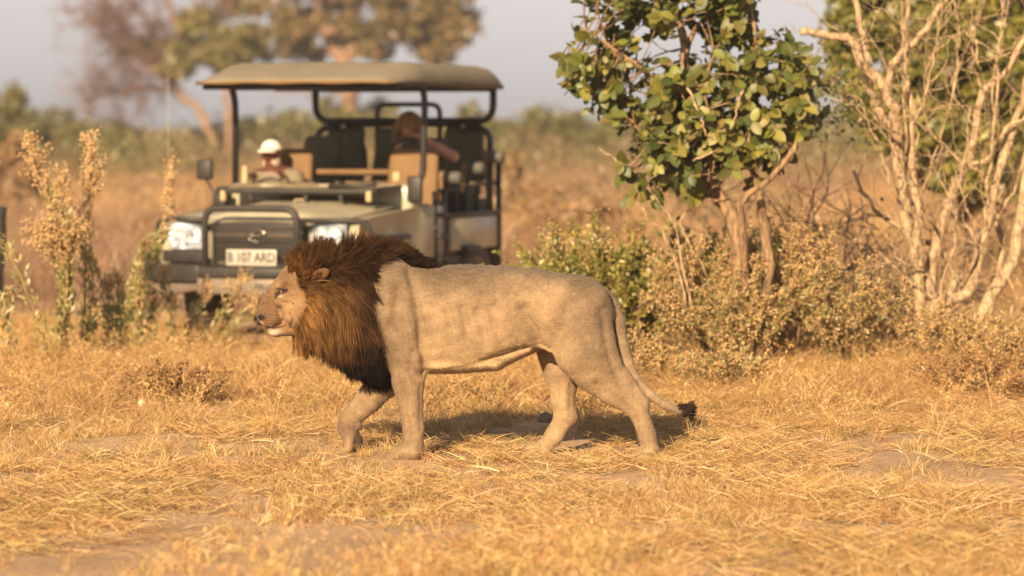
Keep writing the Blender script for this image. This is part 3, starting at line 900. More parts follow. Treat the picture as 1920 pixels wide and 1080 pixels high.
# ---- shrubs: fans of stems, narrow leaves below, dry flower heads above
def shrub(name, label, cat, px, py, Y, stems, height, spread, leaf_n, leaf_cols, seed_n, seed_cols, leaf_len=.05, leaf_w=.008, group=None, lean=0.0, leaf_zone=(.1, .8), seed_zone=(.55, 1.0), seed_r=.009, stem_r=.006, depth=.7, leafsh='l', sclump=.05):
    root = at(px, py, Y); root.z = gz(root.x, Y)
    t = empty(name, root)
    tag(t, label, cat, group)
    paths = []
    for k in range(stems):
        b = MB()
        a = random.uniform(0, 6.283); r = math.sqrt(random.random())
        tx, ty = spread * r * math.cos(a) + lean, spread * depth * r * math.sin(a)
        h = height * (1 - .35 * r * r) * random.uniform(.7, 1.05)
        b0 = Vector((tx * .25 + random.gauss(0, .02), ty * .25, -.03))
        p = limb(b, [b0, Vector((tx * .5, ty * .5, h * .4)), Vector((tx * .85, ty * .85, h * .75)), Vector((tx * 1.1, ty, h))], stem_r * random.uniform(.7, 1.2), .0018, 4, .008, 5)
        # side shoots
        for _ in range(5):
            i = random.randint(len(p) // 3, len(p) - 2)
            d = (p[i + 1] - p[i]).normalized() + rand_unit() * .6 + Vector((0, 0, .2))
            ln = random.uniform(.12, .3) * height
            q = [p[i], p[i] + d.normalized() * ln * .5, p[i] + d.normalized() * ln + Vector((0, 0, ln * .15))]
            q = smooth_path(q, 3); b.tube(q, [.003, .0028, .0025, .002, .002, .0015, .001], 4, cap=False)
            paths.append(q)
        paths.append(p)
        b.build('stem', M_STALK, t, True)
    def pick(zone):
        for _ in range(30):
            P = random.choice(paths); i = random.randint(0, len(P) - 2)
            q = P[i].lerp(P[i + 1], random.random())
            if zone[0] * height <= q.z <= zone[1] * height * 1.1: return q, (P[i + 1] - P[i]).normalized()
        return q, (P[i + 1] - P[i]).normalized()
    if leaf_n:
        spec = []
        for _ in range(leaf_n):
            q, d = pick(leaf_zone)
            s = rand_unit(); ax = d * .55 + s * .8 + Vector((0, -.1, .15))
            spec.append(leaf_frame(q + rand_unit() * .012, ax, Vector((0, -.4, .7)) + rand_unit() * .7, random.uniform(.6, 1.3)))
        V, F, C = leaf_mesh('leaf', leaf_len, leaf_w, .25, .15, (1, 1, 1), 0, leafsh)
        if leafsh == 'l':   # narrow leaf: fewer faces
            V = [V[0 + 1], V[6], V[8], V[12], V[14], V[19]]; V = [tuple(v) for v in V]; F = [(0, 1, 2), (1, 3, 4, 2), (3, 5, 4)]
        V, F, C = leaf_cloud(spec, V, F, [np.array(random.choice(leaf_cols)) * random.uniform(.7, 1.35) for _ in spec])
        link('leaves', np_mesh('leaves', V, F, C), M_FOL, t, smooth=False)['kind'] = 'stuff'
    if seed_n:
        oc = [(1, 0, 0), (-1, 0, 0), (0, 1, 0), (0, -1, 0), (0, 0, 1.5), (0, 0, -1.2)]
        of = [(0, 2, 4), (2, 1, 4), (1, 3, 4), (3, 0, 4), (2, 0, 5), (1, 2, 5), (3, 1, 5), (0, 3, 5)]
        spec = []
        while len(spec) < seed_n:
            q, d = pick(seed_zone)
            for _ in range(5):
                M = Matrix.Translation(q + rand_unit() * abs(random.gauss(0, sclump))) @ Vector((0, 0, 1)).rotation_difference(rand_unit()).to_matrix().to_4x4() @ Matrix.Scale(seed_r * random.uniform(.5, 1.3), 4)
                spec.append(M)
        V, F, C = leaf_cloud(spec, oc, of, [np.array(random.choice(seed_cols)) * random.uniform(.7, 1.25) for _ in spec])
        link('flower_heads', np_mesh('flower_heads', V, F, C), M_SEED, t, smooth=False)['kind'] = 'stuff'
    return t

OLIVE = [(.25, .235, .04), (.32, .28, .05), (.19, .19, .032), (.40, .31, .08), (.14, .15, .026)]
GREYG = [(.24, .23, .065), (.32, .27, .09), (.19, .19, .05), (.42, .31, .12)]
GOLD = [(.68, .47, .23), (.76, .55, .30), (.60, .39, .18), (.64, .44, .22)]
BUFF = [(.64, .43, .21), (.72, .51, .27), (.55, .35, .155), (.48, .31, .13)]
# green bush behind the lion's hindquarters
shrub('green_bush', 'low bright green bush behind the rump of the lion', 'bush', 1125, 660, 26.4, 90, 1.04, .80, 15000, OLIVE, 500, BUFF, .048, .009, leaf_zone=(.05, 1.05), seed_zone=(.85, 1.1))
shrub('green_bush', 'small yellow-green bush tip above the back of the lion beside the vehicle', 'bush', 1000, 640, 27.6, 18, .78, .34, 1300, OLIVE, 260, BUFF, .055, .010, leaf_zone=(.05, 1.0), seed_zone=(.8, 1.1))
shrub('dark_bush', 'dark green leafy bush shaded behind the dry flowering shrub', 'bush', 1340, 650, 26.6, 44, 1.0, .60, 4200, [(.15, .165, .028), (.20, .205, .036), (.10, .12, .022), (.26, .235, .05)], 0, BUFF, .07, .017, leaf_zone=(.05, 1.0))
# dry flowering shrubs in front of the trees
DK = dict(seed_r=.0085, sclump=.028, stem_r=.0035)
shrub('dry_shrub', 'buff dry flowering shrub rising in front of the green bush', 'shrub', 1325, 690, 25.6, 56, 1.06, .38, 1500, GREYG, 5200, BUFF, .045, .005, lean=-.02, seed_zone=(.35, 1.05), **DK)
shrub('dry_shrub', 'tall buff dry shrub below the trunk of the leafy tree', 'shrub', 1470, 690, 25.7, 60, 1.16, .40, 1500, GREYG, 5200, BUFF, .045, .005, seed_zone=(.3, 1.05), **DK)
shrub('dry_shrub', 'bushy buff shrub filling the gap between the two buff shrubs', 'shrub', 1390, 700, 25.3, 44, .80, .36, 1500, GREYG, 2600, BUFF, .05, .006, seed_zone=(.3, 1.05), **DK)
shrub('dry_shrub', 'low yellowish shrub with green shoots left of the bleached tree', 'shrub', 1590, 700, 25.4, 50, .86, .50, 1900, GREYG, 3200, BUFF, .05, .006, seed_zone=(.3, 1.05), **DK)
shrub('dry_shrub', 'small grey-green shrub low beneath the buff shrubs', 'shrub', 1350, 735, 24.2, 26, .36, .36, 700, GREYG, 1200, BUFF, .05, .005, seed_zone=(.5, 1.05), **DK)
shrub('dry_shrub', 'thin dry weeds at the foot of the bleached tree', 'shrub', 1760, 690, 25.5, 40, .56, .60, 500, GREYG, 2600, BUFF, .04, .005, seed_zone=(.4, 1.05), **DK)
shrub('dry_shrub', 'thin dry weeds in the lower right below the bleached tree', 'shrub', 1890, 700, 25.0, 30, .50, .40, 300, GREYG, 1800, BUFF, .04, .005, seed_zone=(.4, 1.05), **DK)
shrub('dry_shrub', 'sparse buff weed close behind the tail of the lion', 'shrub', 1215, 705, 24.8, 18, .46, .20, 200, GREYG, 1100, BUFF, .04, .005, seed_zone=(.4, 1.05), **DK)
shrub('dry_shrub', 'rust-brown dry shrub low at the far right behind the straw', 'shrub', 1850, 740, 23.8, 40, .34, .55, 300, RUST, 2400, RUST, .05, .004, seed_zone=(.1, 1.05), **DK)

shrub('dry_shrub', 'rust-brown tangled clump in the straw at left', 'shrub', 330, 760, 23.2, 46, .30, .42, 300, RUST, 1500, RUST, .06, .004, seed_zone=(.05, 1.05), **DK)
# ---- golden weeds at the left
def weed(label, px, py, Y, stems, leaf_n, name='golden_weed', leaf_cols=GREYG):
    """stems: list of (path of photo points with depth offset, plume start 0..1, plume half width m, flowers)"""
    root = at(px, py, Y); root.z = gz(root.x, Y)
    t = empty(name, root)
    tag(t, label, 'weed')
    o = root
    oc = [(1, 0, 0), (-1, 0, 0), (0, 1, 0), (0, -1, 0), (0, 0, 1.5), (0, 0, -1.2)]
    of = [(0, 2, 4), (2, 1, 4), (1, 3, 4), (3, 0, 4), (2, 0, 5), (1, 2, 5), (3, 1, 5), (0, 3, 5)]
    lspec = []
    for pts, ps, hw, nf in stems:
        b = MB()
        P = limb(b, [at(x, y, Y + dy) - o for x, y, dy in pts], .013, .003, 6, .006, 6)
        n = len(P); spec = []
        i0 = int(ps * (n - 1))
        # branchlets carrying the flowers
        ends = []
        for _ in range(int(12 + nf / 14)):
            f = random.random() ** .8; i = min(int(lerp(i0, n - 1, f)), n - 2)
            d = (P[i + 1] - P[i]).normalized() * .8 + rand_unit() * .9 + Vector((0, 0, .25)); d.normalize()
            ln = hw * (1.7 - 1.0 * f) * random.uniform(.35, 1.4)
            q = smooth_path([P[i], P[i] + d * ln * .5, P[i] + d * ln + Vector((0, 0, ln * .2))], 3)
            b.tube(q, [.0035, .003, .003, .0025, .002, .002, .0015], 4, cap=False)
            ends.append(q)
        b.build('stem', M_STALK, t, True)
        while len(spec) < nf * 2.4:
            q = random.choice(ends); p = q[random.randint(2, len(q) - 1)]
            for _ in range(4):
                spec.append(Matrix.Translation(p + rand_unit() * abs(random.gauss(0, .03))) @ Vector((0, 0, 1)).rotation_difference(rand_unit()).to_matrix().to_4x4() @ Matrix.Scale(random.uniform(.004, .0095), 4))
        if spec:
            V, F, C = leaf_cloud(spec, oc, of, [np.array(random.choice(GOLD)) * random.uniform(.75, 1.25) for _ in spec])
            link('flower_head', np_mesh('flower_head', V, F, C), M_SEED, t, smooth=False)['kind'] = 'stuff'
        for _ in range(int(leaf_n / len(stems))):
            i = random.randint(1, max(i0, 3)); d = (P[i] - P[i - 1]).normalized()
            side = rand_unit()
            lspec.append(leaf_frame(P[i] + rand_unit() * .05, d * .9 + side * .6, Vector((0, -.5, .6)) + rand_unit() * .6, random.uniform(.6, 1.4)))
    V, F, C = leaf_mesh('leaf', .06, .0075, .25, .1, (1, 1, 1), 0, 'l')
    V = [V[1], V[6], V[8], V[12], V[14], V[19]]; F = [(0, 1, 2), (1, 3, 4, 2), (3, 5, 4)]
    V, F, C = leaf_cloud(lspec, V, F, [np.array(random.choice(leaf_cols)) * random.uniform(.7, 1.35) for _ in lspec])
    link('leaves', np_mesh('leaves', V, F, C), M_FOL, t, smooth=False)['kind'] = 'stuff'
weed('tall golden flowering weed with a dense drooping plume at the left edge', 100, 660, 26.5, [
    ([(110, 690, 0), (118, 600, 0), (128, 520, 0), (110, 460, 0), (80, 440, -.05)], .55, .20, 900),
    ([(116, 680, 0), (125, 560, .05), (120, 480, .05), (150, 430, 0)], .62, .16, 520),
    ([(112, 680, .1), (112, 520, .1), (100, 400, .1), (72, 320, .1), (58, 258, .1)], .62, .11, 520),
    ([(120, 680, .1), (130, 500, .1), (118, 400, .1), (112, 330, .1)], .7, .10, 260)], 700)
weed('slender golden weed with one tall plume in front of the brown plain', 165, 660, 27.0, [
    ([(150, 690, 0), (158, 560, 0), (162, 450, 0), (168, 340, 0), (170, 256, 0)], .58, .11, 620),
    ([(155, 690, 0), (168, 600, .1), (172, 520, .1), (165, 480, .1)], .9, .05, 30)], 360)
weed('leaning golden weed crossing the left headlight of the vehicle', 225, 660, 28.5, [
    ([(215, 700, 0), (240, 590, 0), (270, 520, 0), (300, 450, 0), (316, 370, 0), (324, 292, 0)], .66, .055, 330),
    ([(215, 700, 0), (232, 600, .1), (250, 530, .1), (282, 440, .1)], .95, .05, 10)], 900)
weed('bent brown weed at the left edge below a dark shape', 40, 660, 26.0, [
    ([(100, 690, 0), (70, 600, 0), (30, 500, 0), (-20, 420, 0)], .9, .05, 20), ([(20, 690, 0), (12, 600, 0), (16, 540, 0)], .9, .03, 10)], 300)
weed('low weed with pale seed heads in front of the bumper of the vehicle', 330, 660, 28.8, [
    ([(330, 690, 0), (322, 600, 0), (310, 545, 0), (305, 505, 0)], .7, .07, 110), ([(350, 690, 0), (400, 620, 0), (440, 560, 0), (462, 515, 0)], .6, .08, 150),
    ([(340, 690, 0), (360, 600, 0), (385, 560, 0), (395, 530, 0)], .6, .08, 130), ([(380, 690, 0), (440, 610, 0), (470, 585, 0), (482, 560, 0)], .6, .08, 130),
    ([(300, 690, 0), (285, 600, 0), (290, 540, 0)], .7, .06, 80)], 700)
weed('grey-green weeds between the golden weeds and the vehicle', 225, 670, 27.4, [
    ([(200, 700, 0), (205, 600, 0), (195, 520, 0)], .8, .07, 90), ([(225, 700, 0), (225, 600, 0), (218, 500, 0)], .85, .05, 40), ([(250, 700, 0), (262, 610, 0), (258, 560, 0)], .85, .05, 60),
    ([(180, 700, 0), (170, 630, 0), (185, 570, 0)], .85, .05, 40)], 800)

# ---- crowns made of many small leaf faces gathered in clumps
def crown(parent, name, clumps, n, size, cols, matl, flat=1.0):
    """clumps: (centre Vector, radius Vector)"""
    vol = np.array([c[1].x * c[1].y * c[1].z for c in clumps]) ** (2 / 3); vol /= vol.sum()
    ci = RNG.choice(len(clumps), n, p=vol)
    cen = np.array([tuple(c[0]) for c in clumps])[ci]; rad = np.array([tuple(c[1]) for c in clumps])[ci]
    d = RNG.normal(size=(n, 3)); d /= np.linalg.norm(d, axis=1, keepdims=True)
    r = RNG.uniform(0.25, 1.0, (n, 1)) ** .45 * (1 + 0.16 * RNG.normal(size=(n, 1)))
    P = cen + d * rad * r
    a = RNG.normal(size=(n, 3)); a /= np.linalg.norm(a, axis=1, keepdims=True)
    b = np.cross(a, RNG.normal(size=(n, 3))); b /= np.linalg.norm(b, axis=1, keepdims=True)
    s = size * RNG.uniform(.5, 1.3, (n, 1))
    V = np.stack([P - a * s, P + b * s * .45, P + a * s, P - b * s * .45], 1).reshape(-1, 3)
    F = np.arange(4 * n).reshape(-1, 4)
    cc = np.array(cols)[RNG.integers(0, len(cols), n)] * RNG.uniform(.7, 1.3, (n, 1)) * (0.85 + .3 * RNG.random(len(clumps)))[ci][:, None]
    o = link(name, np_mesh(name, V, F, np.repeat(cc, 4, 0)), matl, parent, smooth=False)
    return o

# green tree behind the bleached tree
def evergreen():
    Y = 38.0
    root = at(1800, 500, Y); root.z = 0
    t = empty('evergreen_tree', root)
    tag(t, 'dense green tree behind the bleached leafless tree', 'tree')
    L3 = lambda px, py, dy=0: at(px, py, Y + dy) - root
    b = MB(); P = limb(b, [Vector((0, 0, -.05)), L3(1790, 380), L3(1760, 200), L3(1740, 60), L3(1750, -80)], .14, .05, 5, .01, 8); b.build('trunk', M_BARK, t, True)
    for pts in ([L3(1780, 340), L3(1840, 200, -.3), L3(1900, 60, -.3)], [L3(1765, 240), L3(1690, 150, .2), L3(1640, 60, .2)], [L3(1760, 160), L3(1830, 60, .3), L3(1850, -60, .3)], [L3(1795, 420), L3(1900, 300, .2), L3(1980, 220, .2)]):
        b = MB(); limb(b, pts, .06, .02, 4, .01, 6); b.build('branch', M_BARK, t, True)
    cl = []
    for _ in range(250):
        px, py = random.uniform(1580, 2080), random.uniform(-120, 360)
        if py > 190 + (px - 1590) * .8: continue
        cl.append((L3(px, py, random.uniform(-1.0, 1.0)), Vector((1, .9, .75)) * random.uniform(.16, .34)))
    crown(t, 'crown', cl, 46000, .07, [(.16, .175, .028), (.21, .21, .034), (.26, .23, .044), (.11, .125, .022), (.30, .25, .055)], M_FOL)['kind'] = 'stuff'
evergreen()

# far spreading tree above the vehicle
def far_tree():
    K = 1.7; Y = 92.0 * K
    root = at(650, 420, Y); root.z = 0
    t = empty('spreading_tree', root)
    tag(t, 'large hazy spreading tree far behind the roof of the vehicle', 'tree')
    L3 = lambda px, py, dy=0: at(px, py, Y + dy) - root
    b = MB(); limb(b, [Vector((0, 0, -.1)), L3(655, 200), L3(640, 110), L3(615, 70), L3(600, 0), L3(590, -60)], .27 * K, .15 * K, 5, .05, 9); b.build('trunk', M_FARBARK, t, True)
    for pts, r in [([L3(640, 110), L3(700, 60), L3(770, 30), L3(830, 40)], .16), ([L3(640, 120), L3(690, 90), L3(740, 60), L3(800, 80)], .1), ([L3(615, 70), L3(660, 20), L3(720, -20)], .14), ([L3(640, 110), L3(590, 90), L3(540, 60), L3(480, 80)], .12),
                   ([L3(655, 160), L3(600, 190), L3(560, 170), L3(500, 180)], .07)]:
        b = MB(); limb(b, pts, r * K, r * .3 * K, 4, .05, 7); b.build('branch', M_FARBARK, t, True)
    cl = []
    for (bx, by, rx, ry, n) in [(700, 20, 150, 38, 26), (800, 45, 70, 40, 14), (840, 60, 38, 36, 8), (600, 30, 70, 36, 10), (560, 90, 40, 30, 5), (690, 70, 60, 30, 7), (650, -40, 220, 40, 26), (810, 95, 35, 14, 3), (560, 55, 46, 40, 6), (480, 20, 60, 40, 7)]:
        for _ in range(n):
            cl.append((L3(bx + random.uniform(-1, 1) * rx, by + random.uniform(-1, 1) * ry, random.uniform(-1.6, 1.6) * K), Vector((1.2, 1.1, .75)) * random.uniform(.2, .46) * K))
    crown(t, 'crown', cl, 15000, .12 * K, [(.23, .18, .06), (.17, .15, .045), (.30, .20, .08), (.12, .11, .035), (.34, .20, .09)], M_FOL)['kind'] = 'stuff'
far_tree()
def far_tree2():
    K = 1.7; Y = 86.0 * K
    root = at(410, 420, Y); root.z = 0
    t = empty('leaning_tree', root)
    tag(t, 'hazy tree with leaning trunk and half bare crown left of the vehicle roof', 'tree')
    L3 = lambda px, py, dy=0: at(px, py, Y + dy) - root
    b = MB(); limb(b, [Vector((.1, 0, -.1)), L3(395, 250), L3(370, 205), L3(330, 165), L3(320, 120), L3(330, 60), L3(310, -20)], .125 * K, .06 * K, 5, .06, 8); b.build('trunk', M_FARBARK, t, True)
    b = MB(); limb(b, [L3(432, 330), L3(428, 230), L3(424, 170), L3(400, 120), L3(420, 60)], .10 * K, .05 * K, 5, .05, 7); b.build('trunk', M_FARBARK, t, True)
    tw = MB()
    for pts, r in [([L3(320, 150), L3(250, 100), L3(190, 60), L3(160, 10)], .09), ([L3(330, 165), L3(260, 170), L3(200, 170), L3(160, 190)], .06), ([L3(322, 110), L3(270, 40), L3(240, -20)], .08), ([L3(330, 60), L3(400, 20), L3(450, -30)], .08), ([L3(300, 130), L3(230, 60), L3(220, 10)], .05)]:
        b = MB(); P = limb(b, pts, r * K, r * .3 * K, 5, .07, 6); b.build('branch', M_TWIGP, t, True)
        for k in range(1, len(P)):
            for _ in range(7):
                twig(tw, P[k], rand_unit() + Vector((-.2, 0, .1)), random.uniform(.5, 1.3) * K, random.uniform(.012, .024) * K, 2, .5, 3, -.03, sub=3)
    tw.build('twigs', M_TWIGP, t, False)['kind'] = 'stuff'
    cl = []
    for (bx, by, rx, ry, n) in [(400, 85, 90, 32, 18), (330, 105, 50, 26, 8), (440, 110, 70, 34, 14), (370, 50, 40, 24, 4)]:
        for _ in range(n):
            cl.append((L3(bx + random.uniform(-1, 1) * rx, by + random.uniform(-1, 1) * ry, random.uniform(-1.2, 1.2) * K), Vector((1.2, 1.1, .7)) * random.uniform(.2, .42) * K))
    crown(t, 'crown', cl, 8000, .11 * K, [(.24, .21, .06), (.20, .18, .05), (.29, .22, .08), (.15, .14, .04)], M_FOL)['kind'] = 'stuff'
far_tree2()

# bush line closing the plain
BUSHG = [(.17, .165, .05), (.21, .19, .06), (.14, .14, .045), (.25, .21, .075), (.19, .175, .055)]
def far_bush(label, px, py, w, Y, n=2600, sz=.10, group=None, cols=BUSHG):
    """px, py: top centre of the bush; w: half width in photo pixels"""
    if Y > 66: Y *= 1.6; sz *= 1.4
    topz = at(px, py, Y).z
    x = at(px, 300, Y).x; hw = w * 1.25 * Y / FPX
    t = empty('far_bush', (x, Y, 0)); tag(t, label, 'bush', group)
    b = MB()
    for k in range(4):
        twig(b, (random.gauss(0, .1), random.gauss(0, .1), -.05), Vector((random.gauss(0, .5), random.gauss(0, .4), 1)), topz * .7, .05, 1, .3, 5, .1)
    b.build('stems', M_BARK, t, True)['kind'] = 'stuff'
    cl = []
    for _ in range(16):
        a = random.uniform(-1, 1); z = random.uniform(.12, .88) * topz * (1 - .32 * a * a)
        cl.append((Vector((a * hw, random.uniform(-.8, .8), z)), Vector((.36 * hw, .5, .22 * topz)) * random.uniform(.5, 1.0)))
    cl.append((Vector((0, 0, topz * .8)), Vector((.35 * hw, .4, topz * .2))))
    crown(t, 'crown', cl, n, sz, cols, M_FOL)['kind'] = 'stuff'
far_bush('tall hazy bush at the left edge of the far bush line', 30, 150, 46, 70)
far_bush('rounded hazy bush above the golden weeds at left', 110, 196, 80, 84)
far_bush('hazy bush between the golden weeds and the radio aerial', 225, 225, 80, 92)
far_bush('hazy bush behind the radio aerial', 315, 250, 60, 88)
far_bush('hazy bush showing left of the driver under the roof', 460, 225, 90, 96)
far_bush('hazy bush behind the cap of the driver', 545, 205, 60, 88)
far_bush('hazy bush seen between the roof posts above the middle seats', 610, 180, 40, 86)
far_bush('small hazy bush crown seen through the middle of the vehicle', 715, 180, 36, 100)
far_bush('slim hazy bush seen beside the rear roof post', 885, 185, 30, 90)
far_bush('olive hazy bush right of the vehicle', 1000, 200, 48, 78)
far_bush('broad olive hazy bush left of the leafy tree', 1080, 205, 60, 82)
far_bush('hazy bush partly hidden by the lower leaves of the leafy tree', 1165, 235, 60, 80)
far_bush('hazy bush seen between the trunks of the leafy tree', 1330, 240, 110, 86)
far_bush('hazy bush seen between the leafy tree and the bleached tree', 1540, 250, 120, 80)
far_bush('hazy bush behind the bleached tree', 1780, 240, 140, 84)
cl = []
for k in range(320):
    x = random.uniform(-38, 40)
    cl.append((Vector((x, random.uniform(148, 172), random.uniform(.2, 1.85 + .6 * math.sin(x * .55) + .4 * math.sin(x * 1.4)))), Vector((1.7, 1.5, .9)) * random.uniform(.5, 1.0)))
o = crown(None, 'bush_line', cl, 42000, .21, BUSHG, M_FOL)
tag(o, 'unbroken olive scrub along the horizon', 'scrub', kind='stuff')
# brown shrubs standing in the plain
for (px, py, w, Y, lb) in [(960, 290, 46, 60, 'rust-brown dry bush right of the rear of the vehicle'), (1130, 370, 60, 48, 'low tawny bush left of the trunk of the leafy tree'), (30, 250, 40, 64, 'brown dry bush behind the golden weeds at the left edge'), (1040, 350, 40, 52, 'small tawny bush in the plain beyond the lion')]:
    far_bush(lb, px, py, w, Y, 1600, .07, cols=[(.33, .19, .09), (.40, .24, .11), (.28, .16, .08), (.34, .23, .09)])
cl = []
for k in range(330):
    y = math.sqrt(random.uniform(37 ** 2, 128 ** 2)); x = random.uniform(-4.6, 4.6) * y / 20
    if not clear_car(np.array(x), np.array(y)): continue
    if y < 42 and x < .6: continue
    h = random.uniform(.15, .42) * (1 + y / 120)
    cl.append((Vector((x, y, h * random.uniform(.8, 2.2))), Vector((1.5, 1.3, .9)) * h))
o = crown(None, 'dry_scrub', cl, 52000, .06, [(.27, .165, .09), (.35, .22, .115), (.22, .135, .08), (.28, .205, .09), (.17, .145, .06)], M_FOL)
tag(o, 'scattered tawny dry scrub growing through the plain behind', 'scrub', kind='stuff')
cl = []
for k in range(90):
    y = random.uniform(88, 135); x = random.uniform(-4.6, 4.6) * y / 20
    h = random.uniform(.3, .75)
    cl.append((Vector((x, y, h * random.uniform(.6, 1.6))), Vector((1.8, 1.4, .9)) * h))
o = crown(None, 'olive_scrub', cl, 26000, .10, BUSHG + [(.30, .21, .10)], M_FOL)
tag(o, 'low olive scrub spread in front of the far bush line', 'scrub', kind='stuff')
# stones and a stick on the trodden ground
M_STONE = mat('stone', (.20, .155, .12), .9, var=.3, vscale=12, bump=.6, bscale=30)
def stone(px, py, w, h, label):
    Y = CAMH * FPX / (py - HORIZON)
    p = at(px, py, Y); z = gz(p.x, Y)
    s = MB(); s.ball((0, 0, 0), 1, 14, 9)
    V = np.array([tuple(v) for v in s.v]); V *= (1 + .18 * noise(V + px, .6, 1) + .08 * noise(V + px, .25, 2))[:, None]
    V *= np.array([w / 2 * Y / FPX, w / 2 * Y / FPX * .8, h / 2 * Y / FPX * 1.2])
    o = link('stone', np_mesh_py('stone', V, s.f), M_STONE); o.location = (p.x, Y, z + h * .3 * Y / FPX)
    tag(o, label, 'stone', 'stones on the ground')
stone(1022, 795, 28, 22, 'dark stone just left of the far hind leg of the lion')
stone(1118, 795, 30, 18, 'flat stone in the shadow between the hind legs of the lion')
stone(1385, 985, 16, 13, 'small brown stone in the blurred foreground')
stone(1660, 985, 22, 14, 'small stone lying in the straw at lower right')
s = MB(); p = at(275, 780, 23.0)
limb(s, [Vector((-.02, 0, .02)), Vector((.08, .02, .03)), Vector((.2, 0, .02)), Vector((.30, .03, .03))], .008, .004, 4, .004, 6)
o = s.build('stick', M_DEAD, None, True); o.location = (p.x, 23.0, gz(p.x, 23.0)); tag(o, 'pale broken stick lying on the ground at left', 'stick')
s = MB(); s.ball((0, 0, .03), .03, 10, 7, (1, .6, 1.2)); o = s.build('bone_chip', mat('bone', (.62, .55, .42), .7), None, True); o.location = (p.x - .02, 22.9, gz(p.x, 22.9)); tag(o, 'small pale bone chip beside the stick at left', 'bone')
# ------------------------------------------------------------------ the lion
# modelled in units of 1/325 m: u along the body, v downwards, w across it (negative: the flank in the sun)
LU = 325.0
LY = 20.0
def lion_xyz(P):
    P = np.asarray(P, float)
    return np.stack([(P[:, 0] - 960) / LU, LY + P[:, 2] / LU, (859.0 - P[:, 1]) / LU], 1)

def axis(segs):
    a = [segs[0][0]]
    for lo, hi, st in segs:
        n = max(int(round((hi - lo) / st)), 1)
        a += list(np.linspace(lo, hi, n + 1)[1:])
    return np.array(a)

L = SDF(axis([(466, 640, 1.3), (640, 1325, 2.4)]), axis([(425, 470, 2.4), (470, 650, 1.3), (650, 873, 2.1)]), axis([(-112, 112, 2.0)]))
# trunk
us  = [668, 700, 740, 800, 870, 930, 985, 1030, 1075, 1110, 1138, 1155]
top = [520, 492, 482, 497, 496, 498, 502, 508, 521, 535, 552, 580]
bot = [655, 694, 704, 699, 698, 690, 668, 652, 650, 642, 620, 600]
hwd = [50, 66, 74, 80, 84, 82, 74, 68, 70, 64, 44, 22]
L.loft(us, top, bot, hwd, 4, 2.45)
for s in (-1, 1):
    # shoulder blade, upper arm, ribs, hip, flank
    L.cone((728, 500, s * 40), (722, 600, s * 56), 26, 40, 20, 0.62)
    L.cone((722, 590, s * 58), (768, 655, s * 58), 40, 34, 18, 0.66)
    L.cone((742, 530, s * 62), (772, 610, s * 64), 22, 26, 22, 0.6)
    L.ell((880, 590, s * 44), (85, 78, 46), 26)
    L.ell((1072, 560, s * 38), (56, 40, 36), 24)
    L.cone((985, 560, s * 52), (1030, 640, s * 56), 16, 12, 26, 0.6)
    # creases: behind the elbow, in front of the thigh, under the shoulder blade
    L.cone((792, 600, s * 88), (800, 690, s * 84), 5, 6, 10, op='-')
    L.cone((700, 530, s * 86), (745, 640, s * 98), 4, 3, 14, op='-')
    L.cone((1000, 655, s * 76), (1040, 600, s * 86), 4, 3, 16, op='-')
    L.cone((1136, 560, s * 62), (1146, 640, s * 80), 5, 5, 12, op='-')
    for q in range(5):
        L.cone((815 + q * 27, 575 + 6 * (q % 2), s * 92), (832 + q * 27, 650, s * 93), 2.0, 2.0, 20, op='-')
    L.cone((905, 677, s * 66), (988, 650, s * 52), 3.5, 3, 9, op='-')
# loose fold of the belly
L.cone((800, 687, 0), (930, 681, 0), 11, 10.5, 11, 5.6)
L.cone((930, 681, 0), (992, 655, 0), 10.5, 5, 11, 4.8)
# near fore leg (standing)
n = -55
L.cone((765, 648, n), (766, 712, n), 33, 28, 14, 0.72)
L.cone((778, 660, n), (784, 690, n), 17, 13, 10, 0.8)
L.cone((766, 712, n), (776, 800, n), 28, 18.5, 8, 0.8)
L.cone((776, 800, n), (776, 838, n), 19, 19, 6, 0.9)
L.cone((774, 840, n), (748, 847, n), 19, 16, 8, 1.4)
for q in (-15, -5, 5, 15):
    L.cone((752, 847, n + q * 1.15), (731 + abs(q) * .35, 852, n + q * 1.35), 7.6, 6.6, 1.2)
# far fore leg (lifted, wrist bent, pads turned back)
f = 48
L.cone((735, 640, f), (728, 712, f), 42, 32, 14, 0.7)
L.cone((728, 712, f), (690, 752, f), 31, 25, 8, 0.8)
L.cone((690, 752, f), (655, 790, f), 25, 19, 6, 0.85)
L.cone((653, 790, f), (648, 806, f), 20, 19, 5, 0.95)
L.cone((648, 806, f), (658, 832, f), 18, 18, 6, 1.15)
for q in (-15, -5, 5, 15):
    L.cone((656, 830, f + q), (651, 846, f + q * 1.1), 9, 7.5, 3)
L.ell((671, 804, f - 10), (7, 8, 7), 4)                 # carpal pad
L.ell((668, 832, f - 4), (9, 13, 15), 4)                # main pad
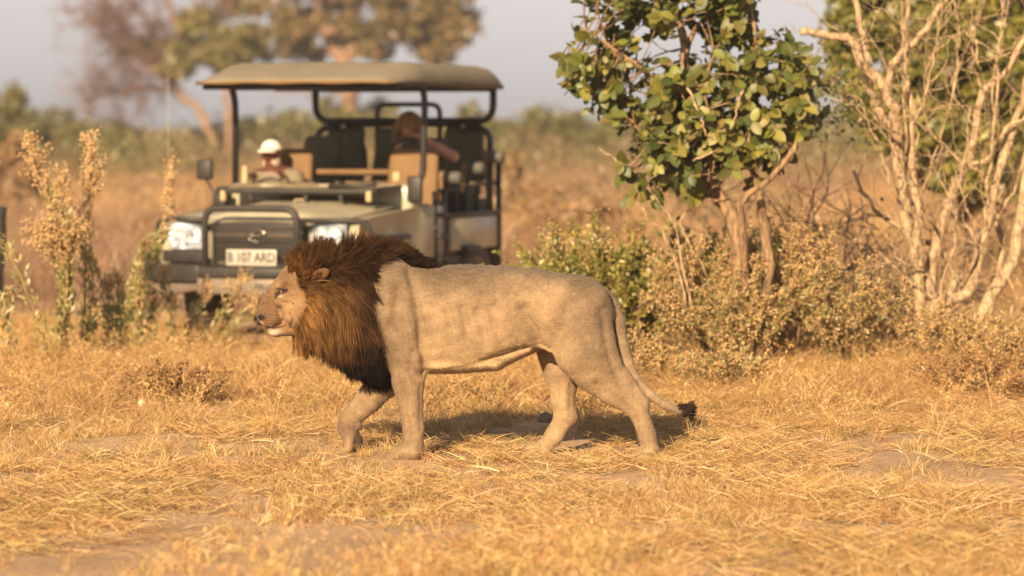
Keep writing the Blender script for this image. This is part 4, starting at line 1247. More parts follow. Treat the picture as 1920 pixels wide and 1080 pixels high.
# near hind leg (pushing off)
n = -46
L.cone((1082, 580, n * .9), (1098, 655, n), 62, 56, 16, 0.62)
L.cone((1098, 655, n), (1120, 690, n), 56, 45, 8, 0.6)
L.cone((1120, 690, n), (1152, 726, n), 44, 31, 8, 0.66)
L.cone((1152, 726, n), (1194, 762, n), 30, 19, 8, 0.72)
L.cone((1190, 742, n), (1206, 752, n), 9, 8, 10, 0.8)   # hock
L.cone((1170, 700, n), (1202, 746, n), 8, 6, 12, 0.7)   # tendon
L.cone((1196, 765, n), (1213, 815, n), 18.5, 16.5, 6, 0.8)
L.cone((1213, 815, n), (1219, 842, n), 16.5, 16, 5, 0.95)
L.cone((1218, 844, n), (1200, 850, n), 16, 13.5, 6, 1.4)
for q in (-14, -5, 5, 14):
    L.cone((1204, 850, n + q * 1.15), (1189 + abs(q) * .3, 853.5, n + q * 1.35), 7.0, 5.8, 1.2)
# far hind leg (swung forward)
f = 46
L.cone((1066, 590, f * .9), (1056, 665, f), 60, 46, 14, 0.62)
L.cone((1056, 665, f), (1056, 705, f), 45, 34, 8, 0.62)
L.cone((1056, 705, f), (1055, 755, f), 34, 21.5, 8, 0.72)
L.cone((1055, 755, f), (1060, 786, f), 21.5, 20, 6, 0.76)
L.cone((1072, 776, f), (1076, 788, f), 8, 8, 8, 0.8)    # hock
L.cone((1060, 788, f), (1040, 822, f), 19.5, 17, 6, 0.8)
L.cone((1040, 822, f), (1018, 846, f), 17, 14.5, 6, 0.95)
L.cone((1020, 846, f), (997, 851, f), 15.5, 13, 5, 1.4)
for q in (-14, -5, 5, 14):
    L.cone((1000, 851, f + q * 1.15), (981 + abs(q) * .3, 854.5, f + q * 1.35), 7.2, 6.0, 1.2)
# tail
tp = [(1128, 556, 0, 19), (1146, 574, -6, 15.5), (1157, 602, -14, 14), (1165, 645, -20, 13), (1175, 680, -22, 12), (1191, 710, -22, 10.5),
      (1218, 740, -20, 9), (1246, 758, -18, 7.5), (1275, 770, -16, 6.5), (1296, 773, -15, 6)]
for a, b in zip(tp[:-1], tp[1:]):
    L.cone(a[:3], b[:3], a[3], b[3], 4)
# neck and chest under the mane
L.cone((598, 545, 0), (690, 568, 0), 56, 78, 14, 0.9)
L.cone((690, 590, 0), (702, 660, 0), 72, 40, 14, 0.95)
L.cone((640, 590, 0), (690, 640, 0), 50, 50, 14, 0.85)
# skull, bridge of the nose, muzzle, jaw
L.ell((588, 535, 0), (54, 55, 50), 10)
L.cone((562, 527, 0), (508, 573, 0), 37, 21, 10, 0.98)
L.cone((540, 512, 0), (497, 566, 0), 12, 9, 8, 1.3)
L.ell((508, 592, 0), (25, 20, 27), 8)
L.ell((500, 590, 0), (17, 18, 22), 6)
L.cone((490, 580, 0), (487, 592, 0), 8, 6.5, 4, 1.6)    # nose
L.ell((516, 619, 0), (16, 12.5, 17), 5)                 # chin
L.cone((517, 617, 0), (582, 610, 0), 11, 25, 8, 1.3)
for s in (-1, 1):
    L.ell((566, 582, s * 22), (36, 34, 28), 12)         # cheek
    L.ell((507, 598, s * 15), (21, 14.5, 15), 5)        # whisker pad
    L.cone((536, 527, s * 26), (523, 536, s * 25), 10, 7, 8)   # brow
    L.cone((545, 561, s * 31), (522, 566, s * 24), 9, 7, 8)    # cheek bone
    L.ell((528.5, 546.5, s * 34), (8.5, 3.3, 9), 2.5, '-', rot=-0.38)      # eye socket
    L.cone((497, 607, s * 24), (511, 614.5, s * 28), 1.8, 2.0, 3, op='-')   # lips
    L.cone((511, 614.5, s * 28), (536, 609.5, s * 33), 2.0, 2.2, 3, op='-')
    L.ell((490, 594, s * 12), (5, 3.6, 6), 2, '-')   # nostril
    # ear
    L.cone((592, 523, s * 44), (600, 517, s * 58), 13, 10, 6)
    L.ell((605, 512.5, s * 63), (17.5, 11, 7), 6, rot=-0.55)
    L.ell((598.5, 517, s * 71), (12, 6.8, 9.5), 3, '-', rot=-0.55)
LV, LF = L.mesh(2)
# muscle and skin relief pressed into the mesh: (line in side view, depth, width); negative depth is a ridge
RELIEF = [([(770, 505), (780, 545), (787, 590), (791, 640), (798, 694)], 5.0, 10), ([(748, 545), (741, 600), (750, 650)], 3.5, 13), ([(722, 495), (732, 540), (728, 590)], -5, 13),
          ([(764, 560), (768, 620)], -3.5, 18), ([(786, 668), (788, 682)], -4, 10), ([(775, 655), (770, 690)], 2.5, 6),
          ([(1012, 654), (1002, 615), (984, 575)], 6, 12), ([(1034, 652), (1056, 605), (1070, 565)], 4.6, 14), ([(1062, 538), (1085, 540)], -3.5, 17),
          ([(1128, 580), (1138, 650), (1160, 712)], 4, 10), ([(1095, 610), (1112, 670)], -3.5, 24), ([(1118, 715), (1160, 750), (1185, 768)], 2.5, 8),
          ([(800, 696), (840, 692), (890, 680), (940, 660), (985, 648)], 2.2, 6), ([(758, 716), (762, 760), (768, 810)], 2.2, 7), ([(790, 720), (790, 800)], 1.8, 5),
          ([(835, 545), (846, 640)], 1.0, 9), ([(868, 545), (880, 648)], 1.0, 9), ([(900, 548), (914, 645)], 1.0, 9), ([(932, 552), (946, 635)], 0.9, 9), ([(804, 540), (814, 650)], 1.4, 9),
          ([(960, 520), (1010, 545)], 2.0, 16), ([(820, 525), (930, 530)], 1.5, 18),
          ([(1190, 780), (1204, 835)], 1.8, 6), ([(1050, 715), (1052, 775)], 2.0, 7), ([(1072, 715), (1070, 765)], 2.0, 6), ([(700, 735), (670, 772)], 1.8, 8),
          ([(545, 588), (549, 600), (546, 614)], 2.4, 4), ([(518, 560), (532, 566), (545, 566)], 1.6, 3.5), ([(511, 566), (522, 580), (528, 600)], 1.6, 4), ([(538, 533), (552, 540)], 1.6, 5), ([(497, 548), (484, 570)], 1.2, 5)]
def relief(V, F):
    N = L.grad(V)
    h = np.zeros(len(V))
    for line, dep, wid in RELIEF:
        best = np.full(len(V), 1e9)
        for a, b in zip(line[:-1], line[1:]):
            a, b = np.array(a, float), np.array(b, float); ab = b - a
            t = np.clip(((V[:, :2] - a) @ ab) / (ab @ ab), 0, 1)
            best = np.minimum(best, np.linalg.norm(V[:, :2] - a - t[:, None] * ab, axis=1))
        m = np.clip(np.abs(N[:, 2]) * 1.6, 0, 1)
        if dep and line[0][1] > 700 and line[0][0] > 1040 and line[0][0] < 1075: m = m * (V[:, 2] > 0)
        elif line[0][0] > 1090 and line[0][1] > 570: m = m * (V[:, 2] < 0)
        h -= 1.25 * dep * np.exp(-(best / wid) ** 2) * m
    # knobs of the spine
    sp = np.exp(-((V[:, 2]) / 9.0) ** 2) * (N[:, 1] < -.5) * (V[:, 0] > 820) * (V[:, 0] < 1120)
    h += sp * 1.1 * np.sin(V[:, 0] * .33) * (1 + .5 * np.sin(V[:, 0] * .11))
    h += .5 * noise(V, 22, 3) + .25 * noise(V, 9, 4)
    return V + N * h[:, None]
LV = relief(LV, LF)

# which part of the skin carries the mane (inside the polygon, side view)
MANE_POLY = np.array([(541, 492), (556, 512), (572, 540), (577, 566), (566, 596), (558, 616), (561, 640), (580, 660), (640, 690), (668, 712), (700, 726), (733, 722),
                      (726, 690), (712, 650), (700, 610), (692, 565), (690, 530), (698, 503), (712, 490), (745, 494), (806, 503), (812, 490), (760, 455), (690, 425), (600, 425), (545, 455)], float)
def inside(poly, x, y):
    c = np.zeros(x.shape, bool); j = len(poly) - 1
    for i in range(len(poly)):
        xi, yi = poly[i]; xj, yj = poly[j]
        cond = ((yi > y) != (yj > y)) & (x < (xj - xi) * (y - yi) / (yj - yi + 1e-9) + xi)
        c ^= cond; j = i
    return c

def blob(P, c, r):
    return np.exp(-(((P - np.array(c)) / np.array(r)) ** 2).sum(1))

def lion_colour(P):
    u, v, w = P.T
    n1 = noise(P, 60, 0); n2 = noise(P, 18, 1); n3 = noise(P, 6, 2)
    tan = np.array([0.285, 0.192, 0.110]); back = np.array([0.128, 0.091, 0.060]); cream = np.array([0.42, 0.295, 0.16])
    C = np.repeat(tan[None], len(P), 0)
    def mixin(col, a):
        nonlocal C
        a = np.clip(a, 0, 1)[:, None]; C = C * (1 - a) + np.array(col) * a
    mixin(back, smooth(585, 498, v + n1 * 12) * 0.78 * (u > 660))
    mixin(back, blob(P, (735, 590, -70), (44, 85, 60)) * 0.45)
    mixin(back, smooth(1030, 1110, u) * smooth(740, 570, v + n1 * 10) * 0.62)
    mixin(back * 0.95, smooth(690, 715, u) * smooth(800, 760, u) * smooth(540, 640, v) * 0.35 * (w < 60))
    mixin(cream, smooth(615, 690, v + n2 * 7) * smooth(790, 815, u) * smooth(1010, 960, u) * 0.7)
    mixin(cream, blob(P, (1030, 668, -40), (34, 22, 60)) * 0.8)
    mixin(cream, smooth(1120, 1040, u) * smooth(690, 760, v) * (w > 0) * (u > 900) * 0.3)
    mixin(cream, smooth(820, 850, v) * 0.35)
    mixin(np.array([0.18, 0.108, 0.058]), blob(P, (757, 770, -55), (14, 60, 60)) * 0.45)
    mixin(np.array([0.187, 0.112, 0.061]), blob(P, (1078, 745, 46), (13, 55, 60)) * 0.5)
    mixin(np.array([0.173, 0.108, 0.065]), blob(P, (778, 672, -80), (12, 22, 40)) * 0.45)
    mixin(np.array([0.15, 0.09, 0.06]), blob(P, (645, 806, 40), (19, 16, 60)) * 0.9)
    mixin(np.array([0.075, 0.047, 0.036]), blob(P, (669, 833, 36), (10, 16, 40)) * 2.0)
    mixin(np.array([0.13, 0.08, 0.06]), blob(P, (672, 804, 38), (8, 9, 14)) * 1.3)
    mixin(np.array([0.194, 0.13, 0.079]), blob(P, (1160, 690, -60), (16, 70, 60)) * 0.4)
    mixin(np.array([0.08, 0.055, 0.04]), smooth(1245, 1285, u))
    mixin(np.array([0.28, 0.2, 0.125]), smooth(1140, 1160, u) * smooth(560, 640, v) * (np.abs(w + 18) < 22) * (u > 1155) * 0.5)
    # face
    hd = (u < 600) & (v < 660)
    def line(pts, wd):
        best = np.full(len(P), 1e9)
        for a, b in zip(pts[:-1], pts[1:]):
            a, b = np.array(a, float), np.array(b, float); ab = b - a
            q = np.clip(((P[:, :2] - a) @ ab) / (ab @ ab), 0, 1)
            best = np.minimum(best, np.linalg.norm(P[:, :2] - a - q[:, None] * ab, axis=1))
        return np.exp(-(best / wd) ** 2)
    sd = np.abs(w) > 8
    n4 = noise(P, 3.2, 5); n5 = noise(P, 2.0, 3)
    mixin(np.array([0.215, 0.122, 0.056]), hd * smooth(604, 575, u))
    mixin(np.array([0.14, 0.076, 0.038]), hd * blob(P, (535, 512, 0), (24, 20, 60)) * (.55 + .35 * n4))
    mixin(np.array([0.115, 0.066, 0.039]), hd * blob(P, (503, 560, 0), (17, 24, 60)) * np.clip(.75 + .5 * n4, 0, 1))
    mixin(np.array([0.13, 0.058, 0.03]), hd * blob(P, (501, 592, 0), (20, 19, 60)) * np.clip(.95 + .3 * n4, 0, 1))
    mixin(np.array([0.30, 0.19, 0.095]), hd * blob(P, (548, 575, -30), (20, 17, 50)) * 0.8)
    mixin(np.array([0.275, 0.168, 0.082]), hd * blob(P, (540, 590, -30), (14, 14, 50)) * 0.7)
    mixin(np.array([0.28, 0.178, 0.092]), hd * blob(P, (519, 533, -26), (8, 10, 40)) * 0.8)
    mixin(np.array([0.05, 0.028, 0.02]), hd * np.clip(n5 - .85, 0, 1) * 2.0 * blob(P, (508, 572, 0), (24, 26, 60)))
    mixin(np.array([0.42, 0.30, 0.19]), hd * sd * line([(490, 601), (499, 609.5), (508, 612.5)], 2.0) * .8)
    mixin(np.array([0.50, 0.435, 0.34]), hd * np.clip(blob(P, (515, 623.5, 0), (11.5, 6.5, 40)) * 1.5, 0, 1) * smooth(613, 617, v))
    mixin(np.array([0.03, 0.02, 0.015]), hd * blob(P, (519, 633, 0), (6, 2.6, 40)) * 1.0)
    mixin(np.array([0.44, 0.34, 0.22]), hd * sd * blob(P, (527, 554, -30), (4.5, 2.0, 30)) * 1.2)
    mixin(np.array([0.025, 0.015, 0.012]), hd * sd * line([(519.5, 551), (528, 546.5), (538, 543)], 3.6) * 1.5)
    mixin(np.array([0.03, 0.018, 0.014]), hd * sd * line([(521, 539.5), (530, 541), (540, 544)], 1.7) * .9)
    mixin(np.array([0.03, 0.018, 0.014]), hd * sd * line([(523, 549), (517, 557)], 2.6) * 1.0)
    mixin(np.array([0.012, 0.008, 0.007]), hd * np.clip(blob(P, (490.5, 594.5, 0), (6.8, 5.0, 60)) * 2.6, 0, 1))
    mixin(np.array([0.055, 0.024, 0.016]), hd * sd * line([(498, 608), (511, 614.8), (524, 612.5), (535, 609.5)], 1.6) * 1.0)
    mixin(np.array([0.09, 0.045, 0.026]), hd * sd * line([(550, 596), (545, 606), (547, 614), (556, 612)], 2.0) * .75)
    mixin(np.array([0.03, 0.018, 0.014]), hd * sd * blob(P, (552, 567, -45), (1.9, 1.7, 40)) * 1.2)
    for k in range(4):
        for j in range(5):
            mixin(np.array([0.035, 0.018, 0.012]), hd * sd * blob(P, (499 + j * 6 + k * 1.3, 588 + k * 5.4 + .5 * j, 0), (1.7, 1.3, 60)) * .85)
    # scars and scratches
    for (a, b, t) in [((990, 588), (1010, 612), 1.6), ((1112, 552), (1122, 556), 1.5), ((1012, 540), (1022, 545), 1.4), ((830, 560), (846, 566), 1.0), ((905, 528), (918, 531), 1.0)]:
        a, b = np.array(a, float), np.array(b, float); ab = b - a
        q = np.clip(((P[:, :2] - a) @ ab) / (ab @ ab), 0, 1)
        dd = np.linalg.norm(P[:, :2] - a - q[:, None] * ab, axis=1)
        mixin(np.array([0.16, 0.09, 0.05]), np.exp(-(dd / t) ** 2) * (w < 0) * 0.7)
    # ears: tawny rim, dark back, pale inside hair
    mixin(np.array([0.125, 0.056, 0.018]), blob(P, (608, 510, -70), (21, 17, 18)) * 1.8)
    mixin(np.array([0.10, 0.055, 0.03]), blob(P, (599, 517, -68), (9, 6, 9)) * 1.6)
    m = inside(MANE_POLY, u - 2, v) & (np.abs(w) < 64) & ((v > 530) | (u < 700) | (np.abs(w) < 40))
    md = smooth(0, 1, m.astype(float)) * (~((np.abs(w) > 56) & (np.hypot(u - 606, v - 512) < 26)))
    mixin(np.array([0.07, 0.035, 0.018]), md * 0.95)
    C *= (1 + 0.13 * n1 + 0.10 * n2 + 0.07 * n3)[:, None]
    return np.clip(C, 0.01, 0.9)

def coat_mat():
    m, n, l, out = new_mat('lion_coat')
    b = n.new('ShaderNodeBsdfPrincipled')
    b.inputs['Roughness'].default_value = 0.72; b.inputs['Specular IOR Level'].default_value = 0.22
    b.inputs['Sheen Weight'].default_value = 0.12; b.inputs['Sheen Roughness'].default_value = 0.5
    a = n.new('ShaderNodeAttribute'); a.attribute_name = 'Col'
    tc = n.new('ShaderNodeTexCoord')
    mp = n.new('ShaderNodeMapping'); mp.inputs['Scale'].default_value = (60, 90, 150); mp.inputs['Rotation'].default_value = (0, R(-18), 0)
    l.new(tc.outputs['Object'], mp.inputs['Vector'])
    nz = n.new('ShaderNodeTexNoise'); nz.inputs['Scale'].default_value = 1.6; nz.inputs['Detail'].default_value = 5; nz.inputs['Roughness'].default_value = 0.7
    l.new(mp.outputs['Vector'], nz.inputs['Vector'])
    mr = n.new('ShaderNodeMapRange'); mr.inputs['From Min'].default_value = 0.25; mr.inputs['From Max'].default_value = 0.75
    mr.inputs['To Min'].default_value = 0.74; mr.inputs['To Max'].default_value = 1.22
    l.new(nz.outputs['Fac'], mr.inputs['Value'])
    n2 = n.new('ShaderNodeTexNoise'); n2.inputs['Scale'].default_value = 9; n2.inputs['Detail'].default_value = 7
    l.new(tc.outputs['Object'], n2.inputs['Vector'])
    m2 = n.new('ShaderNodeMapRange'); m2.inputs['From Min'].default_value = 0.3; m2.inputs['From Max'].default_value = 0.7
    m2.inputs['To Min'].default_value = 0.86; m2.inputs['To Max'].default_value = 1.12
    l.new(n2.outputs['Fac'], m2.inputs['Value'])
    mp3 = n.new('ShaderNodeMapping'); mp3.inputs['Scale'].default_value = (10, 14, 34); mp3.inputs['Rotation'].default_value = (0, R(-25), 0)
    l.new(tc.outputs['Object'], mp3.inputs['Vector'])
    n6 = n.new('ShaderNodeTexNoise'); n6.inputs['Scale'].default_value = 1.3; n6.inputs['Detail'].default_value = 6; n6.inputs['Roughness'].default_value = 0.65
    l.new(mp3.outputs['Vector'], n6.inputs['Vector'])
    m6 = n.new('ShaderNodeMapRange'); m6.inputs['From Min'].default_value = 0.3; m6.inputs['From Max'].default_value = 0.7
    m6.inputs['To Min'].default_value = 0.92; m6.inputs['To Max'].default_value = 1.07
    l.new(n6.outputs['Fac'], m6.inputs['Value'])
    mu0 = n.new('ShaderNodeMath'); mu0.operation = 'MULTIPLY'
    l.new(mr.outputs['Result'], mu0.inputs[0]); l.new(m6.outputs['Result'], mu0.inputs[1])
    mu = n.new('ShaderNodeMath'); mu.operation = 'MULTIPLY'
    l.new(mu0.outputs['Value'], mu.inputs[0]); l.new(m2.outputs['Result'], mu.inputs[1])
    hv = n.new('ShaderNodeHueSaturation'); l.new(mu.outputs['Value'], hv.inputs['Value']); l.new(a.outputs['Color'], hv.inputs['Color'])
    l.new(hv.outputs['Color'], b.inputs['Base Color'])
    # skin wrinkles + lie of the hair
    n3 = n.new('ShaderNodeTexNoise'); n3.inputs['Scale'].default_value = 14; n3.inputs['Detail'].default_value = 3
    mp2 = n.new('ShaderNodeMapping'); mp2.inputs['Scale'].default_value = (1.6, 1, 0.6); mp2.inputs['Rotation'].default_value = (0, R(20), 0)
    l.new(tc.outputs['Object'], mp2.inputs['Vector']); l.new(mp2.outputs['Vector'], n3.inputs['Vector'])
    b1 = n.new('ShaderNodeBump'); b1.inputs['Strength'].default_value = 0.35; b1.inputs['Distance'].default_value = 0.02
    l.new(n3.outputs['Fac'], b1.inputs['Height'])
    b2 = n.new('ShaderNodeBump'); b2.inputs['Strength'].default_value = 0.45; b2.inputs['Distance'].default_value = 0.004
    l.new(nz.outputs['Fac'], b2.inputs['Height']); l.new(b1.outputs['Normal'], b2.inputs['Normal'])
    l.new(b2.outputs['Normal'], b.inputs['Normal'])
    l.new(b.outputs['BSDF'], out.inputs['Surface'])
    return m

lion = empty('lion', (-0.1, LY, 0.0))
tag(lion, 'male lion with dark mane walking left across dry grass', 'lion')
inv = lion.matrix_basis.inverted()
def lion_local(P):
    Q = lion_xyz(P); return Q - np.array([-0.1, LY, 0.0])
M_COAT = coat_mat()
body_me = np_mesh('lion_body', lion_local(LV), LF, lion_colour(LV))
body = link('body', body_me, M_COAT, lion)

def hair_mat(name, spec=0.35, rough=0.45, tr=.25):
    m, n, l, out = new_mat(name)
    a = n.new('ShaderNodeAttribute'); a.attribute_name = 'Col'
    b = n.new('ShaderNodeBsdfPrincipled'); b.inputs['Roughness'].default_value = rough; b.inputs['Specular IOR Level'].default_value = spec
    l.new(a.outputs['Color'], b.inputs['Base Color'])
    t = n.new('ShaderNodeBsdfTranslucent'); l.new(a.outputs['Color'], t.inputs['Color'])
    s = n.new('ShaderNodeMixShader'); s.inputs['Fac'].default_value = tr
    l.new(b.outputs['BSDF'], s.inputs[1]); l.new(t.outputs['BSDF'], s.inputs[2])
    l.new(s.outputs['Shader'], out.inputs['Surface'])
    return m
M_HAIR = hair_mat('mane_hair', 0.09, 0.6)
M_FUR = hair_mat('short_fur', 0.1, 0.6, .5)

def ribbons(P, W, C):
    """P (n,m,3) strand points, W (n,m) half widths, C (n,m,3) -> V,F,C of flat tapering strands turned at random"""
    n, m, _ = P.shape
    T = np.gradient(P, axis=1)
    rnd = RNG.normal(size=(n, 1, 3)) * 0.35 + np.array([0.0, 0.0, 1.0]) * 0.0
    # mostly broadside to the outside
    S = np.cross(T, np.array([0, 0, -1.0]) + rnd)
    S /= (np.linalg.norm(S, axis=2, keepdims=True) + 1e-9)
    A = P + S * W[..., None]; B = P - S * W[..., None]
    V = np.stack([A, B], 2).reshape(-1, 3)
    base = (np.arange(n)[:, None] * m + np.arange(m - 1)[None]) * 2
    F = np.stack([base, base + 1, base + 3, base + 2], -1).reshape(-1, 4)
    CC = np.repeat(C.reshape(-1, 3), 2, 0)
    return V, F, CC

# lie of the mane: u, v, du, dv, out, length, colour
G_, B_, D_, K_, O_ = (np.array(c) for c in ([0.235, 0.118, 0.037], [0.042, 0.0185, 0.0075], [0.019, 0.0095, 0.005], [0.007, 0.0045, 0.0035], [0.115, 0.051, 0.016]))
GUIDE = [
 (543, 487, -0.30, -1.0, .2, 17, O_), (562, 480, -0.05, -1.0, .2, 27, B_), (600, 485, .15, -1.0, .2, 38, B_), (640, 490, .25, -1.0, .2, 54, B_), (664, 492, .4, -.95, .2, 56, B_), (556, 505, .2, -.9, .3, 13, O_),
 (684, 492, .55, -.8, .2, 52, B_), (705, 488, .8, -.45, .15, 40, B_), (725, 486, .95, -.2, .1, 30, B_), (738, 487, 1, -.14, .1, 28, B_), (750, 488, 1, -.12, .1, 30, D_), (800, 496, 1, 0.0, .05, 15, D_), (775, 491, 1, -.06, .08, 24, D_),
 (572, 530, .7, -.4, .3, 15, O_), (580, 560, .6, .6, .35, 26, G_), (572, 590, .35, .95, .4, 46, G_), (564, 615, .12, 1, .35, 40, G_), (585, 640, .08, 1, .3, 32, O_),
 (595, 500, .5, -.7, .3, 26, B_), (625, 500, .7, -.5, .3, 34, B_), (640, 520, .6, .6, .4, 50, B_), (605, 548, .28, 1, .4, 66, G_), (605, 590, .08, 1, .35, 70, G_),
 (650, 560, .18, 1, .4, 80, G_), (640, 610, .05, 1, .3, 70, O_), (670, 520, .6, .6, .3, 46, B_), (692, 512, .6, .7, .15, 22, D_), (694, 540, .3, 1, .12, 36, D_), (680, 560, .25, 1, .3, 80, B_), (690, 610, .15, 1, .2, 58, D_),
 (640, 650, .06, 1, .2, 34, B_), (670, 660, .16, 1, .2, 36, K_), (700, 650, .2, 1, .15, 34, K_), (705, 690, .3, 1, .1, 15, K_), (720, 700, .3, .9, .08, 10, K_), (685, 690, .3, 1, .1, 18, K_)]
GP = np.array([g[:2] for g in GUIDE], float); GD = np.array([g[2:6] for g in GUIDE], float); GC = np.array([g[6] for g in GUIDE])
def guide(P):
    d = np.linalg.norm(P[:, None, :2] - GP[None], axis=2) + 4
    w = d ** -3.0; w /= w.sum(1, keepdims=True)
    return w @ GD, w @ GC

def make_mane():
    FC = LV[LF].mean(1); N, A = face_normals(LV, LF)
    ear = (np.hypot(FC[:, 0] - 607, FC[:, 1] - 511) < 19) & (np.abs(FC[:, 2]) > 50)
    ok = inside(MANE_POLY, FC[:, 0] + RNG.normal(0, 1, len(FC)) * np.where(FC[:, 0] > 660, 7, 4), FC[:, 1] + RNG.normal(0, 3.5, len(FC))) & ~ear
    ok &= ~((FC[:, 0] > 716) & (FC[:, 1] > 560) & (FC[:, 0] - 716 > (FC[:, 1] - 650) * .25))
    # keep the crest over the shoulders narrow
    ok &= ~((FC[:, 0] > 705) & (FC[:, 1] < 520) & (np.abs(FC[:, 2]) > np.interp(FC[:, 0], [705, 745, 800], [62, 44, 30])))
    idx = np.nonzero(ok)[0]
    p = A[idx] * np.where(FC[idx, 2] < 12, 1.0, 0.45) * np.where((FC[idx, 0] > 690) & (FC[idx, 1] < 512), 3.2, 1.0); p /= p.sum()
    nc, per = 6200, 14
    ci = RNG.choice(idx, nc, p=p)
    root = FC[ci]; nor = N[ci]
    roots = np.repeat(root, per, 0) + RNG.normal(size=(nc * per, 3)) * 3.2
    nors = np.repeat(nor, per, 0)
    g, gc = guide(root)
    lenj = np.repeat(RNG.uniform(0.55, 1.35, nc), per) * RNG.uniform(0.7, 1.15, nc * per)
    dirj = np.repeat(RNG.normal(size=(nc, 3)) * np.array([.17, .14, .17]), per, 0) + RNG.normal(size=(nc * per, 3)) * 0.08
    g = np.repeat(g, per, 0); gc = np.repeat(gc, per, 0)
    lg = g[:, 3] * lenj
    m = 7
    flow = np.stack([g[:, 0], g[:, 1], np.zeros(len(g))], 1) + dirj
    fr_ = np.repeat(root, per, 0)
    flow = flow + np.stack([noise(fr_, 16, 0), .6 * noise(fr_, 16, 1), .8 * noise(fr_, 16, 2)], 1) * .26
    flow /= np.linalg.norm(flow, axis=1, keepdims=True)
    d = nors * (0.5 + g[:, 2:3]) + flow * 0.7
    d /= np.linalg.norm(d, axis=1, keepdims=True)
    # roots onto the skin
    roots = roots - L.grad(roots) * (L.sample(roots)[:, None] + 1.5)
    P = [roots]
    cur = roots.copy()
    lay = RNG.uniform(1.5, 15, len(cur)) * smooth(830, 720, cur[:, 0])            # each lock lies at its own depth in the mane
    curl = np.repeat(RNG.uniform(0, 6.28, nc), per); amp = np.repeat(RNG.uniform(0.0, 0.13, nc), per)
    for k in range(1, m):
        t = k / (m - 1)
        wv = np.stack([np.cos(curl + t * 5), np.zeros(len(cur)), np.sin(curl + t * 5)], 1) * amp[:, None]
        d = d * 0.62 + (flow + wv + np.array([0, 0.10, 0])) * 0.38
        d /= np.linalg.norm(d, axis=1, keepdims=True)
        cur = cur + d * (lg / (m - 1))[:, None]
        s = L.sample(cur); need = np.minimum(lay, lay * t * 2 + 1)
        push = np.clip(need - s, 0, 6)
        cur = cur + L.grad(cur) * push[:, None]
        P.append(cur.copy())
    P = np.stack(P, 1)
    # locks draw together towards the tip
    tip = P.reshape(nc, per, m, 3); cen = tip.mean(1, keepdims=True)
    tt = (np.linspace(0, 1, m) ** 1.3 * 0.5)[None, None, :, None]
    P = (tip * (1 - tt) + cen * tt).reshape(nc * per, m, 3)
    prof = np.array([1, 1, 1, .92, .8, .55, .15])
    W = RNG.uniform(0.20, 0.46, (len(P), 1)) * prof
    br = np.repeat(RNG.normal(1.0, 0.28, nc), per) * RNG.normal(1.0, 0.22, nc * per)
    br = br * (1 + .38 * noise(np.repeat(root, per, 0) * np.array([1.6, .5, 1]), 12, 4))
    Cc = gc * np.clip(br, 0.25, 2.2)[:, None]
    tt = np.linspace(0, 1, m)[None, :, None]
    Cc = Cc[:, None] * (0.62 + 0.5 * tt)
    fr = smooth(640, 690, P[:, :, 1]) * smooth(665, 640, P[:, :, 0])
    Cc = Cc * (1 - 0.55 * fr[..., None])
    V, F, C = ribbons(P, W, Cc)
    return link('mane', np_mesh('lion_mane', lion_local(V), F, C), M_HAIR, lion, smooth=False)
make_mane()
def ear_hair():
    n, m = 1500, 5
    sg = np.where(RNG.random(n) < .5, -1.0, 1.0)
    a = RNG.uniform(0, 6.283, n); r = np.sqrt(RNG.random(n)) * .85
    e1 = np.array([.868, -.497]); e2 = np.array([.497, .868])
    q = np.array([597, 518]) + (r * np.cos(a) * 13)[:, None] * e1 + (r * np.sin(a) * 7.5)[:, None] * e2
    P0 = np.concatenate([q, (sg * 60)[:, None]], 1)
    d = np.stack([.8 + 0 * a, -.42 + 0 * a, sg * RNG.uniform(.2, .8, n)], 1) + RNG.normal(size=(n, 3)) * .22
    d /= np.linalg.norm(d, axis=1, keepdims=True); ln = RNG.uniform(6, 13, n); t = np.linspace(0, 1, m)
    P = P0[:, None] + d[:, None] * (ln[:, None] * t)[..., None]
    W = np.full((n, 1), .36) * np.array([1, 1, .8, .5, .1])
    C = np.where((RNG.random(n) < .5)[:, None], np.array([[.15, .072, .024]]), np.array([[.04, .02, .012]])) * RNG.uniform(.6, 1.4, (n, 1))
    V, F, C = ribbons(P, W, np.repeat(C[:, None], m, 1))
    link('ear_hair', np_mesh('lion_ear_hair', lion_local(V), F, C), M_HAIR, lion, smooth=False)['kind'] = 'stuff'
ear_hair()

# tail tuft
def tail_tuft():
    n, m = 1500, 6
    t = RNG.uniform(0, 1, n)
    root = np.stack([1266 + 28 * t, 767.5 + 4 * t, -16 + 0 * t], 1) + RNG.normal(size=(n, 3)) * np.stack([0 * t + 2, 1.5 + 4.5 * t, 1.5 + 4.5 * t], 1)
    dr = np.stack([0.95 + 0 * t, -0.15 + 0 * t, 0 * t], 1) + RNG.normal(size=(n, 3)) * np.array([.15, .24, .24])
    dr /= np.linalg.norm(dr, axis=1, keepdims=True)
    ln = RNG.uniform(7, 14, n)
    s = np.linspace(0, 1, m)
    P = root[:, None] + dr[:, None] * (ln[:, None, None] * s[None, :, None]) + np.array([0, -3.0, 0]) * (s ** 2)[None, :, None]
    W = np.full((n, 1), 0.9) * np.array([1, 1, .9, .8, .6, .2])
    C = np.repeat((np.array([[0.035, 0.022, 0.016]]) * RNG.uniform(.5, 1.6, (n, 1)))[:, None], m, 1)
    V, F, C = ribbons(P, W, C)
    return link('tail_tuft', np_mesh('lion_tuft', lion_local(V), F, C), M_HAIR, lion, smooth=False)
tail_tuft()

